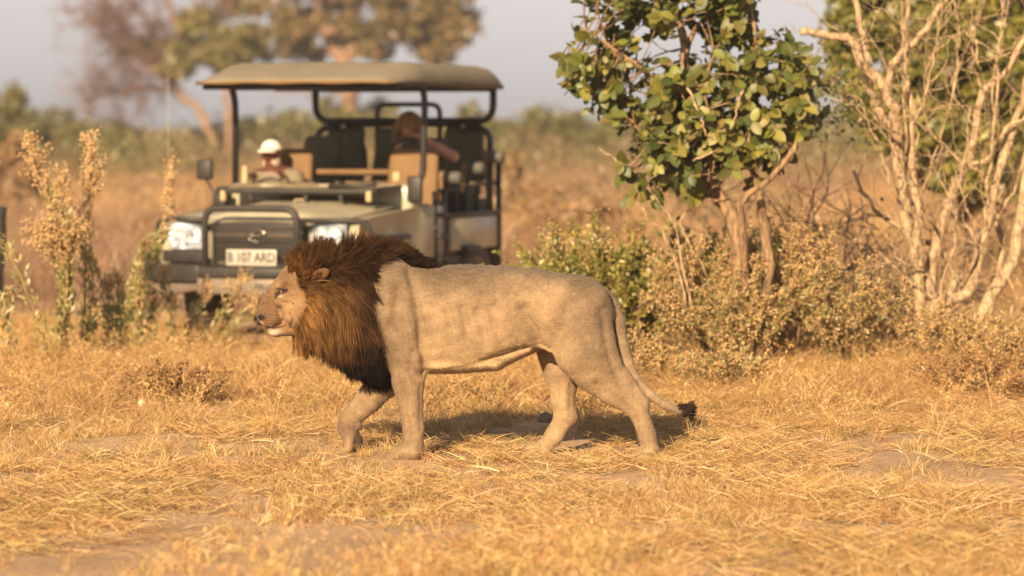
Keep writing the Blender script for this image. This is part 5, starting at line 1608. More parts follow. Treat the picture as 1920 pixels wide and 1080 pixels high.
# short coat standing off the skin: breaks up outline and surface
def coat_fur():
    FC = LV[LF].mean(1); N, A = face_normals(LV, LF)
    mn = inside(MANE_POLY, FC[:, 0], FC[:, 1])
    head = (FC[:, 0] < 600)
    w = A * np.where(mn, 0, 1) * np.where(np.hypot(FC[:, 0] - 488, FC[:, 1] - 594) < 9, 0, 1) * np.where(np.hypot(FC[:, 0] - 529, FC[:, 1] - 547) < 8, 0, 1) * np.where(head, 0.6, 1.0) * np.where(FC[:, 2] < 20, 1, 0.6)
    n = 90000
    ci = RNG.choice(len(FC), n, p=w / w.sum())
    P0 = FC[ci] + RNG.normal(size=(n, 3)) * 0.6; nn = N[ci]
    # hair lies backwards and down
    fl = np.tile(np.array([0.85, 0.5, 0.0]), (n, 1))
    leg = smooth(660, 720, FC[ci, 1])[:, None]
    fl = fl * (1 - leg) + np.array([0.15, 1.0, 0]) * leg
    hd = (FC[ci, 0] < 600)[:, None]
    fl = np.where(hd, np.array([0.9, 0.1, 0]), fl) + RNG.normal(size=(n, 3)) * 0.22
    fl -= nn * (fl * nn).sum(1, keepdims=True)
    d = fl / (np.linalg.norm(fl, axis=1, keepdims=True) + 1e-6) + nn * RNG.uniform(0.08, 0.34, (n, 1)) * np.where(hd, .6, 1)
    ln = RNG.uniform(2.6, 5.2, (n, 1)) * np.where(hd, 0.75, 1)
    tip = P0 + d * ln
    S = np.cross(d, nn); S /= (np.linalg.norm(S, axis=1, keepdims=True) + 1e-9)
    V = np.stack([P0 + S * 0.55, P0 - S * 0.55, tip], 1).reshape(-1, 3)
    F = np.arange(3 * n).reshape(-1, 3)
    C = lion_colour(P0) * RNG.uniform(0.95, 1.35, (n, 1))
    C = np.repeat(C, 3, 0)
    o = link('coat_hair', np_mesh('lion_coat_hair', lion_local(V), F, C), M_COAT, lion, smooth=False)
    o['kind'] = 'stuff'
coat_fur()

# eyes
def eye_mat():
    m, n, l, out = new_mat('lion_eye')
    b = n.new('ShaderNodeBsdfPrincipled'); b.inputs['Roughness'].default_value = 0.08; b.inputs['Coat Weight'].default_value = 0.6
    a = n.new('ShaderNodeAttribute'); a.attribute_name = 'Col'
    l.new(a.outputs['Color'], b.inputs['Base Color']); l.new(b.outputs['BSDF'], out.inputs['Surface'])
    return m
M_EYE = eye_mat()
for s in (-1, 1):
    c = np.array([[529.5, 546.5, s * 20.6]])
    me_b = MB(); me_b.ball((0, 0, 0), 1, 20, 14)
    V = np.array([tuple(p) for p in me_b.v]) * 6.6
    look = np.array([-0.62, 0.02, s * 0.78]); look /= np.linalg.norm(look)
    ang = np.arccos(np.clip((V / 6.6) @ look, -1, 1))
    C = np.where((ang < 0.34)[:, None], np.array([0.01, 0.008, 0.006]), np.where((ang < 0.74)[:, None], np.array([0.20, 0.11, 0.03]), np.array([0.03, 0.02, 0.015])))
    me = np_mesh_py('lion_eye', lion_local(V + c), me_b.f, C)
    link('eye', me, M_EYE, lion)
# ------------------------------------------------------------------ open safari vehicle
# local axes: x to the right of the picture, y towards its rear, z up; origin on the ground under the front bar
DUST = (.36, .26, .16)
M_PAINT = mat('olive_beige_paint', (.34, .32, .235), .30, var=.06, vscale=3, spec=.6, dust=((.55, .45, .31), .6), bump=.05, bscale=20)
M_BLACK = mat('black_steel', (.022, .021, .021), .5, var=.2, spec=.4, dust=(DUST, .06))
M_TUBE = mat('black_tube', (.014, .014, .015), .42, var=.1, spec=.5, dust=(DUST, .03))
M_RUB = mat('tyre_rubber', (.02, .019, .018), .85, var=.2, dust=(DUST, .30), bump=.3, bscale=40)
M_CANVAS = mat('canopy_canvas', (.20, .178, .138), .9, var=.10, vscale=4, bump=.35, bscale=9, spec=.1, dust=(DUST, .2))
M_TAN = mat('tan_leather', (.20, .118, .055), .7, var=.12, vscale=5, bump=.2, bscale=30, spec=.2)
M_OLIVES = mat('olive_upholstery', (.115, .112, .075), .85, var=.12, vscale=6, bump=.2, bscale=40, spec=.2)
M_COVER = mat('windscreen_cover', (.33, .255, .16), .9, var=.12, vscale=5, bump=.4, bscale=14, spec=.1)
M_GREYM = mat('grey_vinyl', (.095, .09, .08), .6, var=.15, vscale=8, spec=.3)
M_CHROME = mat('reflector_painted_glints', (.56, .63, .72), .18, .35, var=.75, vscale=15, bump=.8, bscale=30)  # strong colour mottling paints in the bright glints of the lamps
M_SKID = mat('bare_steel_skid', (.16, .135, .115), .55, .3, var=.25, vscale=5, dust=(DUST, .45))
M_WHITE = mat('plate_white', (.43, .39, .33), .45, var=.05)
M_INK = mat('plate_ink', (.03, .03, .03), .5, var=0)
M_PALE = mat('pale_strap', (.46, .35, .20), .8, var=.1)
M_AMBER = mat('amber_lens', (.5, .16, .03), .2, var=.05)
def glass_mat():
    m, n, l, out = new_mat('lamp_glass')
    t = n.new('ShaderNodeBsdfTransparent'); g = n.new('ShaderNodeBsdfGlossy'); g.inputs['Roughness'].default_value = .05
    x = n.new('ShaderNodeMixShader'); x.inputs['Fac'].default_value = .12
    l.new(t.outputs['BSDF'], x.inputs[1]); l.new(g.outputs['BSDF'], x.inputs[2]); l.new(x.outputs['Shader'], out.inputs['Surface']); return m
M_GLASS = glass_mat()

CAR_LOC, CAR_RZ = (-2.35, 31.0, 0.0), R(-20)
car = empty('safari_vehicle', CAR_LOC, CAR_RZ)
tag(car, 'dusty olive open safari vehicle with canvas roof facing the camera behind the lion', 'vehicle')
def arc(pts, r, n=5):
    """polyline with rounded corners"""
    pts = [Vector(p) for p in pts]; out = [pts[0]]
    for i in range(1, len(pts) - 1):
        a, b, c = pts[i - 1], pts[i], pts[i + 1]
        d1 = (a - b); d2 = (c - b); q = min(r, d1.length * .49, d2.length * .49)
        p1 = b + d1.normalized() * q; p2 = b + d2.normalized() * q
        for k in range(n + 1):
            t = k / n; out.append(p1 * (1 - t) ** 2 + b * 2 * t * (1 - t) + p2 * t * t)
    out.append(pts[-1]); return out
def bar(name, pts, r, m=None, rr=.1, parent=None, seg=10):
    b = MB(); b.tube(arc(pts, rr), r, seg); return b.build(name, m or M_TUBE, parent or car, True)
def boxp(name, c, s, m, bev=.02, parent=None, rot=None):
    b = MB(); b.box(c, s, rot); return b.build(name, m, parent or car, False, bev)

# bonnet: crowned sheet with a raised centre
rows = []
for i in range(9):
    y = lerp(.20, 1.62, i / 8); row = []
    for k in range(13):
        f = lerp(-1, 1, k / 12)
        x = f * lerp(.72, .80, i / 8)
        z = lerp(1.085, 1.225, (i / 8) ** .8) - .055 * abs(f) ** 3 + (.022 if abs(f) < .52 else 0) - (.05 if i == 0 else 0)
        row.append((x, y, z))
    rows.append(row)
b = MB(); b.grid(rows)
bonnet = b.build('bonnet', M_PAINT, car, True, solid=.02)
boxp('bonnet_vent', (.0, 1.18, 1.214), (.36, .20, .02), M_BLACK, .006, bonnet)
bar('bonnet_handle', [(-.02, 1.06, 1.20), (-.02, 1.06, 1.235), (.08, 1.06, 1.235), (.08, 1.06, 1.20)], .008, M_PALE, .02, bonnet, 6)
# wings with wheel arches
for s in (-1, 1):
    prof = [(.22, .62), (.22, 1.0), (.30, 1.055), (1.0, 1.10), (1.66, 1.15), (1.66, .62), (1.44, .60)]
    for k in range(9):
        a = math.pi * (k / 8); prof.append((.95 + .47 * math.cos(a), .42 + .47 * math.sin(a)))
    prof += [(.46, .60)]
    V, F = [], []
    n = len(prof)
    for x in (.62 * s, .98 * s): V += [(x, y, z) for y, z in prof]
    F = [tuple(range(n)), tuple(range(2 * n - 1, n - 1, -1))] + [(k, (k + 1) % n, (k + 1) % n + n, k + n) for k in range(n)]
    b = MB(); b.add(V, F); w = b.build('wing', M_PAINT, car, False, .03)
    boxp('arch_flare', (1.0 * s, .95, .90), (.07, .80, .05), M_BLACK, .02, w)
    boxp('side_lamp', (.99 * s, .42, .94), (.02, .09, .05), M_AMBER, .006, w)
boxp('front_panel', (0, .30, .83), (1.5, .10, .44), M_PAINT, .02)
# grille with bars and oval emblem
g = boxp('grille', (0, .235, .87), (.92, .03, .34), M_BLACK, .01)
for k in range(5):
    boxp('grille_bar', (0, .205, .74 + k * .063), (.88, .03, .016 if k != 3 else .03), M_SKID if k in (3, 4) else M_BLACK, .004, g)
b = MB()
b.tube([(.085 * math.cos(a), .172, .925 + .058 * math.sin(a)) for a in [2 * math.pi * i / 24 for i in range(25)]], .008, 6, cap=False)
b.tube([(.034 * math.cos(a), .170, .925 + .056 * math.sin(a)) for a in [2 * math.pi * i / 20 for i in range(21)]], .007, 6, cap=False)
b.tube([(.062 * math.cos(a), .168, .95 + .024 * math.sin(a)) for a in [2 * math.pi * i / 20 for i in range(21)]], .007, 6, cap=False)
b.build('emblem', mat('emblem_chrome', (.55, .47, .38), .25, 1.0), g, True)
# wire guard in front of the grille and lamps
b = MB()
for k in range(15): b.box((0, .085, .64 + k * .031), (.86, .004, .006))
for k in range(29): b.box((-.42 + k * .03, .090, .86), (.006, .004, .44))
b.build('mesh_guard', M_BLACK, car)['kind'] = 'stuff'
# headlamps
for s in (-1, 1):
    h = MB(); h.box((.70 * s, .25, .92), (.36, .12, .25)); h = h.build('headlight', M_BLACK, car, False, .03)
    b = MB(); rows = []
    for i in range(7):
        r = []
        for k in range(9):
            fx, fz = lerp(-1, 1, k / 8), lerp(-1, 1, i / 6)
            r.append((.70 * s + fx * .170, .176 + .012 * math.sin(k * 2.2 + s) + .012 * math.cos(i * 2.6 + k), .92 + fz * .118))
        rows.append(r)
    b.grid(rows); b.build('reflector', M_CHROME, h, True)
    b = MB(); b.box((.70 * s, .150, .92), (.345, .008, .24)); b.build('glass', M_GLASS, h, False, .002)
# bull bar: centre hoop and swept-back lamp hoops
bar('bull_bar', [(-.45, .04, .46), (-.45, .03, 1.175), (.45, .03, 1.175), (.45, .04, .46)], .032, M_BLACK, .13)
bar('bull_bar', [(-.45, .06, .66), (.45, .06, .66)], .022, M_BLACK)
for s in (-1, 1):
    bar('lamp_hoop', [(.45 * s, .05, 1.07), (1.03 * s, .28, 1.07), (1.09 * s, .32, .66), (.45 * s, .06, .64)], .026, M_BLACK, .10)
    boxp('hoop_plate', (.76 * s, .17, .735), (.58, .05, .11), M_BLACK, .012, rot=Matrix.Rotation(R(20 * s), 3, 'Z'))
    boxp('bumper_wing', (.80 * s, .22, .585), (.68, .22, .17), M_BLACK, .03, rot=Matrix.Rotation(R(18 * s), 3, 'Z'))
boxp('bumper', (0, .10, .60), (1.02, .22, .10), M_BLACK, .02)
sk = boxp('skid_plate', (0, .06, .475), (1.06, .10, .15), M_SKID, .02)
for s in (-1, 1): boxp('skid_plate', (.80 * s, .22, .47), (.60, .10, .16), M_SKID, .02, rot=Matrix.Rotation(R(20 * s), 3, 'Z') @ Matrix.Rotation(R(8 * s), 3, 'Y'))
def text(name, body, size, loc, m, parent, ex=.002, sx=1.0, font_off=0):
    cu = bpy.data.curves.new(name, 'FONT'); cu.body = body; cu.size = size; cu.align_x = 'CENTER'; cu.align_y = 'CENTER'; cu.extrude = ex; cu.offset = font_off
    o = bpy.data.objects.new(name, cu); COL.objects.link(o)
    bpy.context.view_layer.update()
    me = bpy.data.meshes.new_from_object(o.evaluated_get(bpy.context.evaluated_depsgraph_get()))
    bpy.data.objects.remove(o); bpy.data.curves.remove(cu)
    me.name = name
    q = link(name, me, m, parent, False); q.location = loc; q.rotation_euler = (R(90), 0, 0); q.scale = (sx, 1, 1)
    return q
pl = boxp('number_plate', (.0, .045, .735), (.49, .012, .145), M_WHITE, .004)
text('lettering', 'B 107 ARD', .125, (.0, .036, .735), M_INK, pl, .002, .80, .0015)
text('lettering', 'PALCO', .075, (.17, .006, .475), M_INK, sk, .002)
# folded windscreen under its canvas cover
ws = bar('windscreen_frame', [(-.80, 1.62, 1.34), (-.80, 1.02, 1.315), (.80, 1.02, 1.315), (.80, 1.62, 1.34)], .03, M_BLACK, .08)
boxp('hinge', (-.72, 1.02, 1.27), (.05, .06, .10), M_PALE, .01, ws); boxp('hinge', (.74, 1.02, 1.27), (.05, .06, .10), M_PALE, .01, ws)
for x in (-.45, .1, .45): boxp('rest', (x, 1.05, 1.265), (.04, .05, .09), M_BLACK, .01, ws)
rows = []
for i in range(7):
    y = lerp(1.06, 1.74, i / 6)
    rows.append([(lerp(-.77, .77, k / 16), y, 1.325 + .04 * (i / 6) + .022 * math.sin(k * .9 + i * .5) * (i / 6) + .012 * math.sin(k * 2.1)) for k in range(17)])
b = MB(); b.grid(rows); b.build('windscreen_cover', M_COVER, car, True, solid=.015)
bar('wiper_bar', [(.35, 1.0, 1.36), (.82, .98, 1.375)], .022, M_BLACK)
# scuttle, floor, tub
boxp('scuttle', (0, 1.72, 1.19), (1.86, .22, .36), M_PAINT, .04)
boxp('dashboard', (0, 1.86, 1.28), (1.7, .16, .16), M_OLIVES, .04)
boxp('floor', (0, 2.75, .68), (1.62, 2.2, .10), M_BLACK, .02)
for s in (-1, 1):
    boxp('side_panel', (.94 * s, 2.02, .92), (.05, .72, .50), M_PAINT, .02)
    boxp('side_panel', (.93 * s, 3.2, .88), (.05, 1.28, .32), M_PAINT, .02)
    boxp('sill', (.84 * s, 2.55, .62), (.10, 2.0, .12), M_BLACK, .02)
boxp('tail_panel', (0, 3.86, .95), (1.80, .05, .5), M_PAINT, .02)
boxp('seat_deck', (0, 3.2, 1.02), (1.72, 1.35, .05), M_BLACK, .012)
boxp('chassis', (0, 2.15, .52), (.85, 3.3, .16), M_BLACK, .02)
boxp('fuel_tank', (.78, 2.75, .62), (.14, .5, .22), M_BLACK, .03)
b = MB(); b.tube([(-.8, .95, .36), (.8, .95, .36)], .05, 8); b.ball((-.27, .95, .25), .20, 14, 10, (.72, .9, 1)); b.build('front_axle', M_BLACK, car, True)
b = MB(); b.tube([(-.8, 3.35, .38), (.8, 3.35, .38)], .05, 8); b.ball((0, 3.35, .37), .17, 14, 10); b.build('rear_axle', M_BLACK, car, True)
# wheels
wm = {}
for nm, m, prof in (('tyre', M_RUB, [(.22, -.12), (.33, -.135), (.385, -.12), (.405, -.09), (.405, .09), (.385, .12), (.33, .135), (.22, .12)]),
                    ('rim', M_SKID, [(.001, .05), (.09, .05), (.10, .085), (.20, .085), (.215, .12), (.235, .125), (.235, -.12), (.10, -.05)])):
    b = MB(); b.disc_ring((0, 0, 0), (1, 0, 0), prof, 36)
    if nm == 'tyre':
        for k in range(36):
            a = 2 * math.pi * k / 36
            for sx in (-.062, .062):
                b.box((sx, .408 * math.cos(a + sx), .408 * math.sin(a + sx)), (.10, .04, .022), Matrix.Rotation(a + sx + math.pi / 2, 3, 'X'))
    me = np_mesh_py(nm, b.v, b.f); me.materials.append(m); wm[nm] = me
for (x, y, st) in ((-.83, .95, 6), (.83, .95, 6), (-.80, 3.35, 0), (.80, 3.35, 0)):
    w = empty('wheel', (x, y, .41), R(st) + (math.pi if x < 0 else 0)); w.parent = car
    for nm in ('tyre', 'rim'):
        q = link(nm, wm[nm], [], w)
# canopy: hipped canvas roof with rounded edges and drooping hem
rows = []
def can_z(f, y, z0, z1): return z0
prof_x = [(-1.01, 2.305), (-1.015, 2.33), (-.985, 2.41), (-.91, 2.478), (-.83, 2.500), (-.4, 2.505), (0, 2.507), (.4, 2.505), (.83, 2.500), (.91, 2.478), (.985, 2.41), (1.015, 2.33), (1.01, 2.305)]
ys = [(1.0, .0), (.99, .14), (1.06, .24), (1.35, .62), (1.62, .95), (1.72, 1.0), (2.2, .975), (2.75, 1.0), (3.2, .975), (3.55, 1.0), (3.68, .92), (3.80, .55), (3.84, .25), (3.83, .0)]
for y, h in ys:
    rows.append([(x * (1 - .03 * (1 - h)), y + .012 * math.sin(9 * x), 2.305 + (z - 2.305) * h + .006 * math.sin(7 * x + 5 * y)) for x, z in prof_x])
b = MB(); b.grid(rows); canopy = b.build('canopy', M_CANVAS, car, True, solid=.012)
b = MB(); b.grid([[(x, .985, 2.330), (x, .98, 2.318), (x, .985, 2.303 + .006 * math.sin(11 * x))] for x in [lerp(-.985, .985, k / 24) for k in range(25)]]); b.build('hem', M_TAN, canopy, True, solid=.01)
bar('roof_rail', [(-.97, 1.2, 2.30), (-.97, 3.9, 2.30)], .028); bar('roof_rail', [(.97, 1.2, 2.30), (.97, 3.9, 2.30)], .028)
for y in (1.15, 1.83, 2.8, 3.72): bar('roof_bow', [(-.98, y, 2.275), (.98, y, 2.275)], .026)
bar('roof_post', [(-.97, 1.83, 1.30), (-.97, 1.83, 2.16), (-1.0, 1.80, 2.30)], .032, rr=.1)
bar('roof_post', [(.80, 1.78, 1.30), (.95, 1.83, 1.42), (.97, 1.83, 2.16), (.95, 1.80, 2.30)], .032, rr=.14)
# rear roll frame
bar('roll_frame', [(-.95, 3.72, 2.30), (-.95, 3.72, 1.96), (.95, 3.72, 1.96), (.95, 3.72, 2.30)], .036, rr=.22)
boxp('crossbeam', (.0, 3.74, 1.95), (1.5, .05, .095), M_BLACK, .02)
bar('side_hoop', [(-.62, 3.68, 1.90), (-.92, 3.68, 1.90), (-.92, 3.68, 1.05)], .032, rr=.2)
bar('side_hoop', [(.62, 3.68, 1.90), (.93, 3.68, 1.90), (.93, 3.68, 1.05)], .032, rr=.2)
bar('centre_hoop', [(-.44, 4.1, 1.50), (-.44, 4.1, 2.13), (.24, 4.1, 2.13), (.24, 4.1, 1.50)], .026, rr=.1)
for x in (-.62, .66):
    b = MB(); b.ball((x, 3.66, 1.91), .026, 10, 7); b.build('bolt', M_CHROME, car, True)
# seats, rising row by row
def seat(x, y, z, w, h, m, nm='seat'):
    b = MB(); rows = []
    for i in range(9):
        t = i / 8; hw = w / 2 * (1 - .10 * t - (.10 if i == 8 else .0)); zz = z + .08 + (h - .08) * (t if i < 8 else .995)
        th = .055 * (1 - .35 * t) if i < 8 else .02
        yy = y + .10 * t
        ring = []
        for k in range(16):
            a = 2 * math.pi * k / 16
            cx, sx = math.cos(a), math.sin(a)
            ring.append((x + hw * (abs(cx) ** .5) * (1 if cx > 0 else -1), yy + th * (abs(sx) ** .7) * (1 if sx > 0 else -1), zz))
        rows.append(ring)
    b.grid(rows, closed=True); b.add(rows[-1], [tuple(range(16))]); b.add(rows[0], [tuple(range(15, -1, -1))])
    q = b.build(nm, m, car, True)
    boxp('cushion', (x, y - .24, z), (w, .46, .12), m, .04, q)
    boxp('seat_base', (x, y - .22, z - .14), (w * .9, .40, .16), M_BLACK, .01, q)
    return q
seat(-.62, 2.33, 1.02, .44, .68, M_TAN)
seat(.63, 2.33, 1.02, .54, .68, M_TAN)
seat(-.60, 3.0, 1.20, .44, .62, M_OLIVES); seat(.50, 3.05, 1.20, .44, .60, M_OLIVES)
seat(-.64, 3.70, 1.28, .44, .64, M_OLIVES); seat(-.10, 3.72, 1.28, .50, .62, M_OLIVES); seat(.62, 3.70, 1.28, .46, .64, M_OLIVES)
bar('grab_bar', [(-.72, 2.52, 1.36), (-.72, 2.52, 1.47), (.78, 2.52, 1.47), (.78, 2.52, 1.36)], .030, M_TAN, .05)
bar('seat_arm', [(-.33, 2.95, 1.35), (-.33, 2.95, 1.56), (-.40, 3.0, 1.60)], .018, rr=.06); bar('seat_arm', [(-.36, 3.6, 1.42), (-.36, 3.6, 1.70), (-.44, 3.66, 1.73)], .018, rr=.06)
# steering wheel
b = MB(); c = Vector((-.60, 1.98, 1.30)); ax = Vector((0, -.6, -.8)).normalized(); e1 = Vector((1, 0, 0)); e2 = ax.cross(e1)
b.tube([c + (e1 * math.cos(a) + e2 * math.sin(a)) * .19 for a in [2 * math.pi * i / 28 for i in range(29)]], .014, 7, cap=False)
b.tube([c, c + ax * .25], .02, 7)
for a in (0.3, 2.84, 4.71): b.tube([c, c + (e1 * math.cos(a) + e2 * math.sin(a)) * .19], .01, 6)
b.build('steering_wheel', M_TUBE, car, True)
# mirrors
for (x, y, z, w, h) in ((-1.16, 1.55, 1.50, .16, .19), (.96, 1.60, 1.33, .15, .24)):
    m_ = boxp('mirror', (x, y, z), (w, .06, h), M_BLACK, .02)
    bar('mirror_arm', [(x, y + .03, z - h * .5), (x * .9, y + .08, 1.2), (x * .80, y + .1, 1.15)], .012, parent=m_, rr=.04)
    boxp('mirror_glass', (x, y + .034, z), (w * .86, .004, h * .86), M_CHROME, .002, m_)
boxp('strap_lit_band', (-.86, 1.80, 1.45), (.05, .03, .17), M_PALE, .012); boxp('strap_lit_band', (.72, 1.74, 1.44), (.07, .04, .09), M_PALE, .012)
boxp('battery_box', (-.93, 1.45, 1.22), (.14, .18, .12), M_BLACK, .02)
# arm rests and side rails on both sides
for s in (-1, 1):
    for y, z in ((2.47, 1.42), (3.08, 1.505), (3.65, 1.61)):
        b = MB(); b.tube([(.83 * s, y, z), (.85 * s, y, z), (1.07 * s, y, z), (1.09 * s, y, z)], [.045, .062, .062, .045], 14); q = b.build('arm_rest', M_GREYM, car, True)
        b = MB(); b.tube([(.84 * s, y - .005, z), (.93 * s, y - .005, z)], .067, 14); b.box((.905 * s, y - .06, z - .13), (.05, .012, .20)); b.build('strap_lit_band', M_TAN, q, True)  # tan band puts the sunlit inner end of the roll into colour
        bar('side_post', [(.92 * s, y, z - .05), (.92 * s, y, .72)], .022)
    for y in (2.78, 3.35): bar('side_post', [(.92 * s, y, 1.36), (.92 * s, y, 1.02)], .018)
    bar('side_rail', [(.95 * s, 2.2, 1.065), (.95 * s, 3.9, 1.065)], .026, M_BLACK)
    bar('side_rail', [(.92 * s, 2.3, 1.30), (.92 * s, 3.9, 1.36)], .018)
    bar('rear_post', [(.94 * s, 3.9, 1.62), (.94 * s, 3.9, .48), (.80 * s, 3.9, .46)], .03, rr=.06)
    # boarding ladder behind the front seats
    l_ = bar('ladder', [(.95 * s, 2.12, 1.30), (.98 * s, 2.12, .40)], .022); bar('ladder_rail', [(.95 * s, 2.36, 1.30), (.98 * s, 2.36, .40)], .022, parent=l_)
    for z in (.45, .66, .87, 1.08): boxp('rung', (.97 * s, 2.24, z), (.08, .24, .03), M_BLACK, .006, l_)
    boxp('step', (.95 * s, 3.0, .74), (.16, .36, .05), M_BLACK, .01)
    boxp('mud_flap', (.80 * s, 3.84, .55), (.28, .02, .34), M_RUB, .004)
    boxp('tool_box', (.80 * s, 2.70, .72), (.16, .34, .30), M_BLACK, .02)
# aerial
b = MB(); b.tube([(-.93, .28, 1.0), (-.93, .28, 1.2)], .009, 6); b.tube([(-.93, .28, 1.2), (-.935, .29, 1.8), (-.945, .31, 2.36)], [.0035, .003, .002], 5); b.build('aerial', mat('aerial', (.45, .38, .30), .4, var=0), car, True)

# ------------------------------------------------------------------ people
def person_mesh(name, S, colour, parent, m):
    V, F = S.mesh(2)
    me = np_mesh(name, V / 100.0, F, colour(V)); return link(name, me, m, parent)
M_CLOTH = mat('skin_and_cloth', (1, 1, 1), .75, var=.10, vscale=12, vcol=True, spec=.2, bump=.15, bscale=30)
def ax3(lo, hi, st): return np.arange(lo, hi + st, st)
def hand(S, wrist, d, up, k=1.0):
    """palm with five bent fingers"""
    d = Vector(d).normalized(); up = Vector(up); up = (up - d * up.dot(d)).normalized(); sd = d.cross(up)
    w = Vector(wrist); pc = w + d * 4.5
    S.cone(w, w + d * 8, 2.6, 2.9, 1.5)
    for i, (o, ln) in enumerate(((-2.7, 6.5), (-.9, 7.6), (.9, 7.2), (2.7, 5.6))):
        a = w + d * 8 + sd * o; b = a + d * ln * .5 - up * .6; c = b + d * ln * .3 - up * ln * .4
        S.cone(a, b, 1.0, .95, .5); S.cone(b, c, .95, .8, .4)
    a = w + d * 3 - sd * 2.6; b = a + d * 3 - sd * 2.2; S.cone(a, b, 1.25, 1.1, .6); S.cone(b, b + d * 3 - up * .8, 1.1, .85, .4)
def head(S, c, fwd=(0, -1, 0), r=1.0):
    c = Vector(c); f = Vector(fwd).normalized(); sd = f.cross(Vector((0, 0, 1))).normalized(); u = sd.cross(f)
    S.ell(c + u * 1.5, (8.2, 9.4, 10.2), 3)
    S.cone(c - u * 5 + f * 3, c - u * 8.5 + f * 5, 6.6, 4.4, 3)
    S.cone(c + f * 8.8 + u * 1.2, c + f * 10.6 - u * 2.2, 1.2, 1.7, 1.5)     # nose
    for s in (-1, 1):
        S.ell(c + f * 8.6 + sd * s * 3.3 + u * .9, (1.9, 1.9, 1.2), 1.2, '-')   # eye sockets
        S.ell(c + f * 7.6 + sd * s * 3.3 + u * .8, (1.5, 1.5, 1.3), .6)         # eyes
        S.ell(c + sd * s * 8.2 - u * .6, (1.4, 2.2, 3.2), 1)                    # ears
    S.cone(c + f * 8.6 - u * 5.6 - sd * 2.2, c + f * 8.6 - u * 5.6 + sd * 2.2, .9, .9, .8)   # lips
    S.cone(c - u * 7 - f * 1, c - u * 15 - f * 2, 5.2, 5.6, 3)                  # neck

# driver: leaning out a little, hands on the wheel (centimetres from the point below the seat)
drv = empty('person', car.matrix_basis @ Vector((-.62, 2.22, -.10)), CAR_RZ)
drv.scale = (1.08, 1.08, 1.08)
tag(drv, 'driver in white cap, pale neck gaiter and khaki shirt behind the steering wheel', 'person')
S = SDF(ax3(-45, 30, 1.0), ax3(-62, 24, 1.0), ax3(60, 182, 1.0))
hc = Vector((-8, -12, 160.5))
head(S, hc)
S.cone((0, -8, 104), (-4, -10, 132), 15, 16, 6, 1.15, ax=0)
S.cone((-22, -10, 140.5), (14, -10, 140.5), 8, 8, 7)
S.cone((-4, -11, 128), (-4, -11, 138), 15, 13, 6, 1.2, ax=0)
for s, el, ha in ((-1, (-30, -20, 116), (-17, -36, 141)), (1, (22, -20, 116), (14, -36, 141))):
    sh = (-4 + s * 19, -10, 137)
    S.cone(sh, el, 6.2, 4.8, 4); S.cone(el, Vector(el).lerp(Vector(ha), .85), 4.6, 3.2, 2)
    hand(S, Vector(el).lerp(Vector(ha), .82), Vector(ha) - Vector(el), (0, 0, 1))
    S.cone((s * 9, -8, 104), (s * 11, -44, 110), 9.5, 7, 4); S.cone((s * 11, -44, 110), (s * 11, -54, 74), 6.4, 4.6, 3); S.cone((s * 11, -52, 72), (s * 11, -60, 70), 4, 3.2, 2)
def drv_col(P):
    x, y, z = P.T
    C = np.tile(np.array([.22, .18, .125]), (len(P), 1))
    C[z < 112] = (.12, .10, .07)
    sk = (z > 143) | ((y < -33) & (z > 126) & (np.abs(x + 2) > 6))
    C[sk & (np.hypot(x + 8, y + 12) < 16) & (z > 146)] = (.10, .035, .022)
    C[(y < -38) & (z > 122) & (z < 150)] = (.10, .04, .025)
    C[(z < 80)] = (.04, .03, .03)
    e = np.exp(-(((np.abs(x - hc.x) - 3.3) / 1.3) ** 2 + ((z - hc.z - .9) / .9) ** 2)) * (y < hc.y - 6)
    return C * (1 - .75 * e[:, None])
person_mesh('body', S, drv_col, drv, M_CLOTH)
b = MB(); rows = []
for i in range(8):
    t = i / 7 * math.pi / 2
    rows.append([(hc.x / 100 + .094 * math.cos(t) * math.cos(a), hc.y / 100 + .104 * math.cos(t) * math.sin(a), hc.z / 100 + .040 + .095 * math.sin(t) - .012 * math.sin(a) * math.cos(t)) for a in [2 * math.pi * k / 24 for k in range(24)]])
b.grid(rows, closed=True)
capm = mat('white_cap', (.80, .74, .64), .85, var=.05, bump=.1)
cap = b.build('cap', capm, drv, True, solid=.006)
b = MB(); b.grid([[(hc.x / 100 + (.088 + .0 * r) * math.cos(a), hc.y / 100 - .07 + (.10 + .03 * r) * math.sin(a) * (1) - 0 * r, hc.z / 100 + .050 - .018 * r - .006 * math.cos(a) ** 2) for a in [lerp(math.pi * 1.08, math.pi * 1.92, k / 14) for k in range(15)]] for r in (0.0, .5, 1.0)]); b.build('brim', capm, cap, True, solid=.005)
b = MB(); rows = []
for i in range(6):
    t = i / 5
    rows.append([(hc.x / 100 + lerp(.078, .082, t) * math.cos(a), hc.y / 100 + lerp(.0, .01, t) + lerp(.088, .080, t) * math.sin(a), hc.z / 100 + lerp(-.050, -.15, t) + (1 - t) * (.05 * math.cos(a) ** 2 - .01) + .006 * math.sin(4 * a + 5 * t)) for a in [2 * math.pi * k / 24 for k in range(24)]])
b.grid(rows, closed=True); b.build('neck_gaiter', mat('gaiter', (.46, .37, .265), .9, var=.08, bump=.2), drv, True, solid=.006)

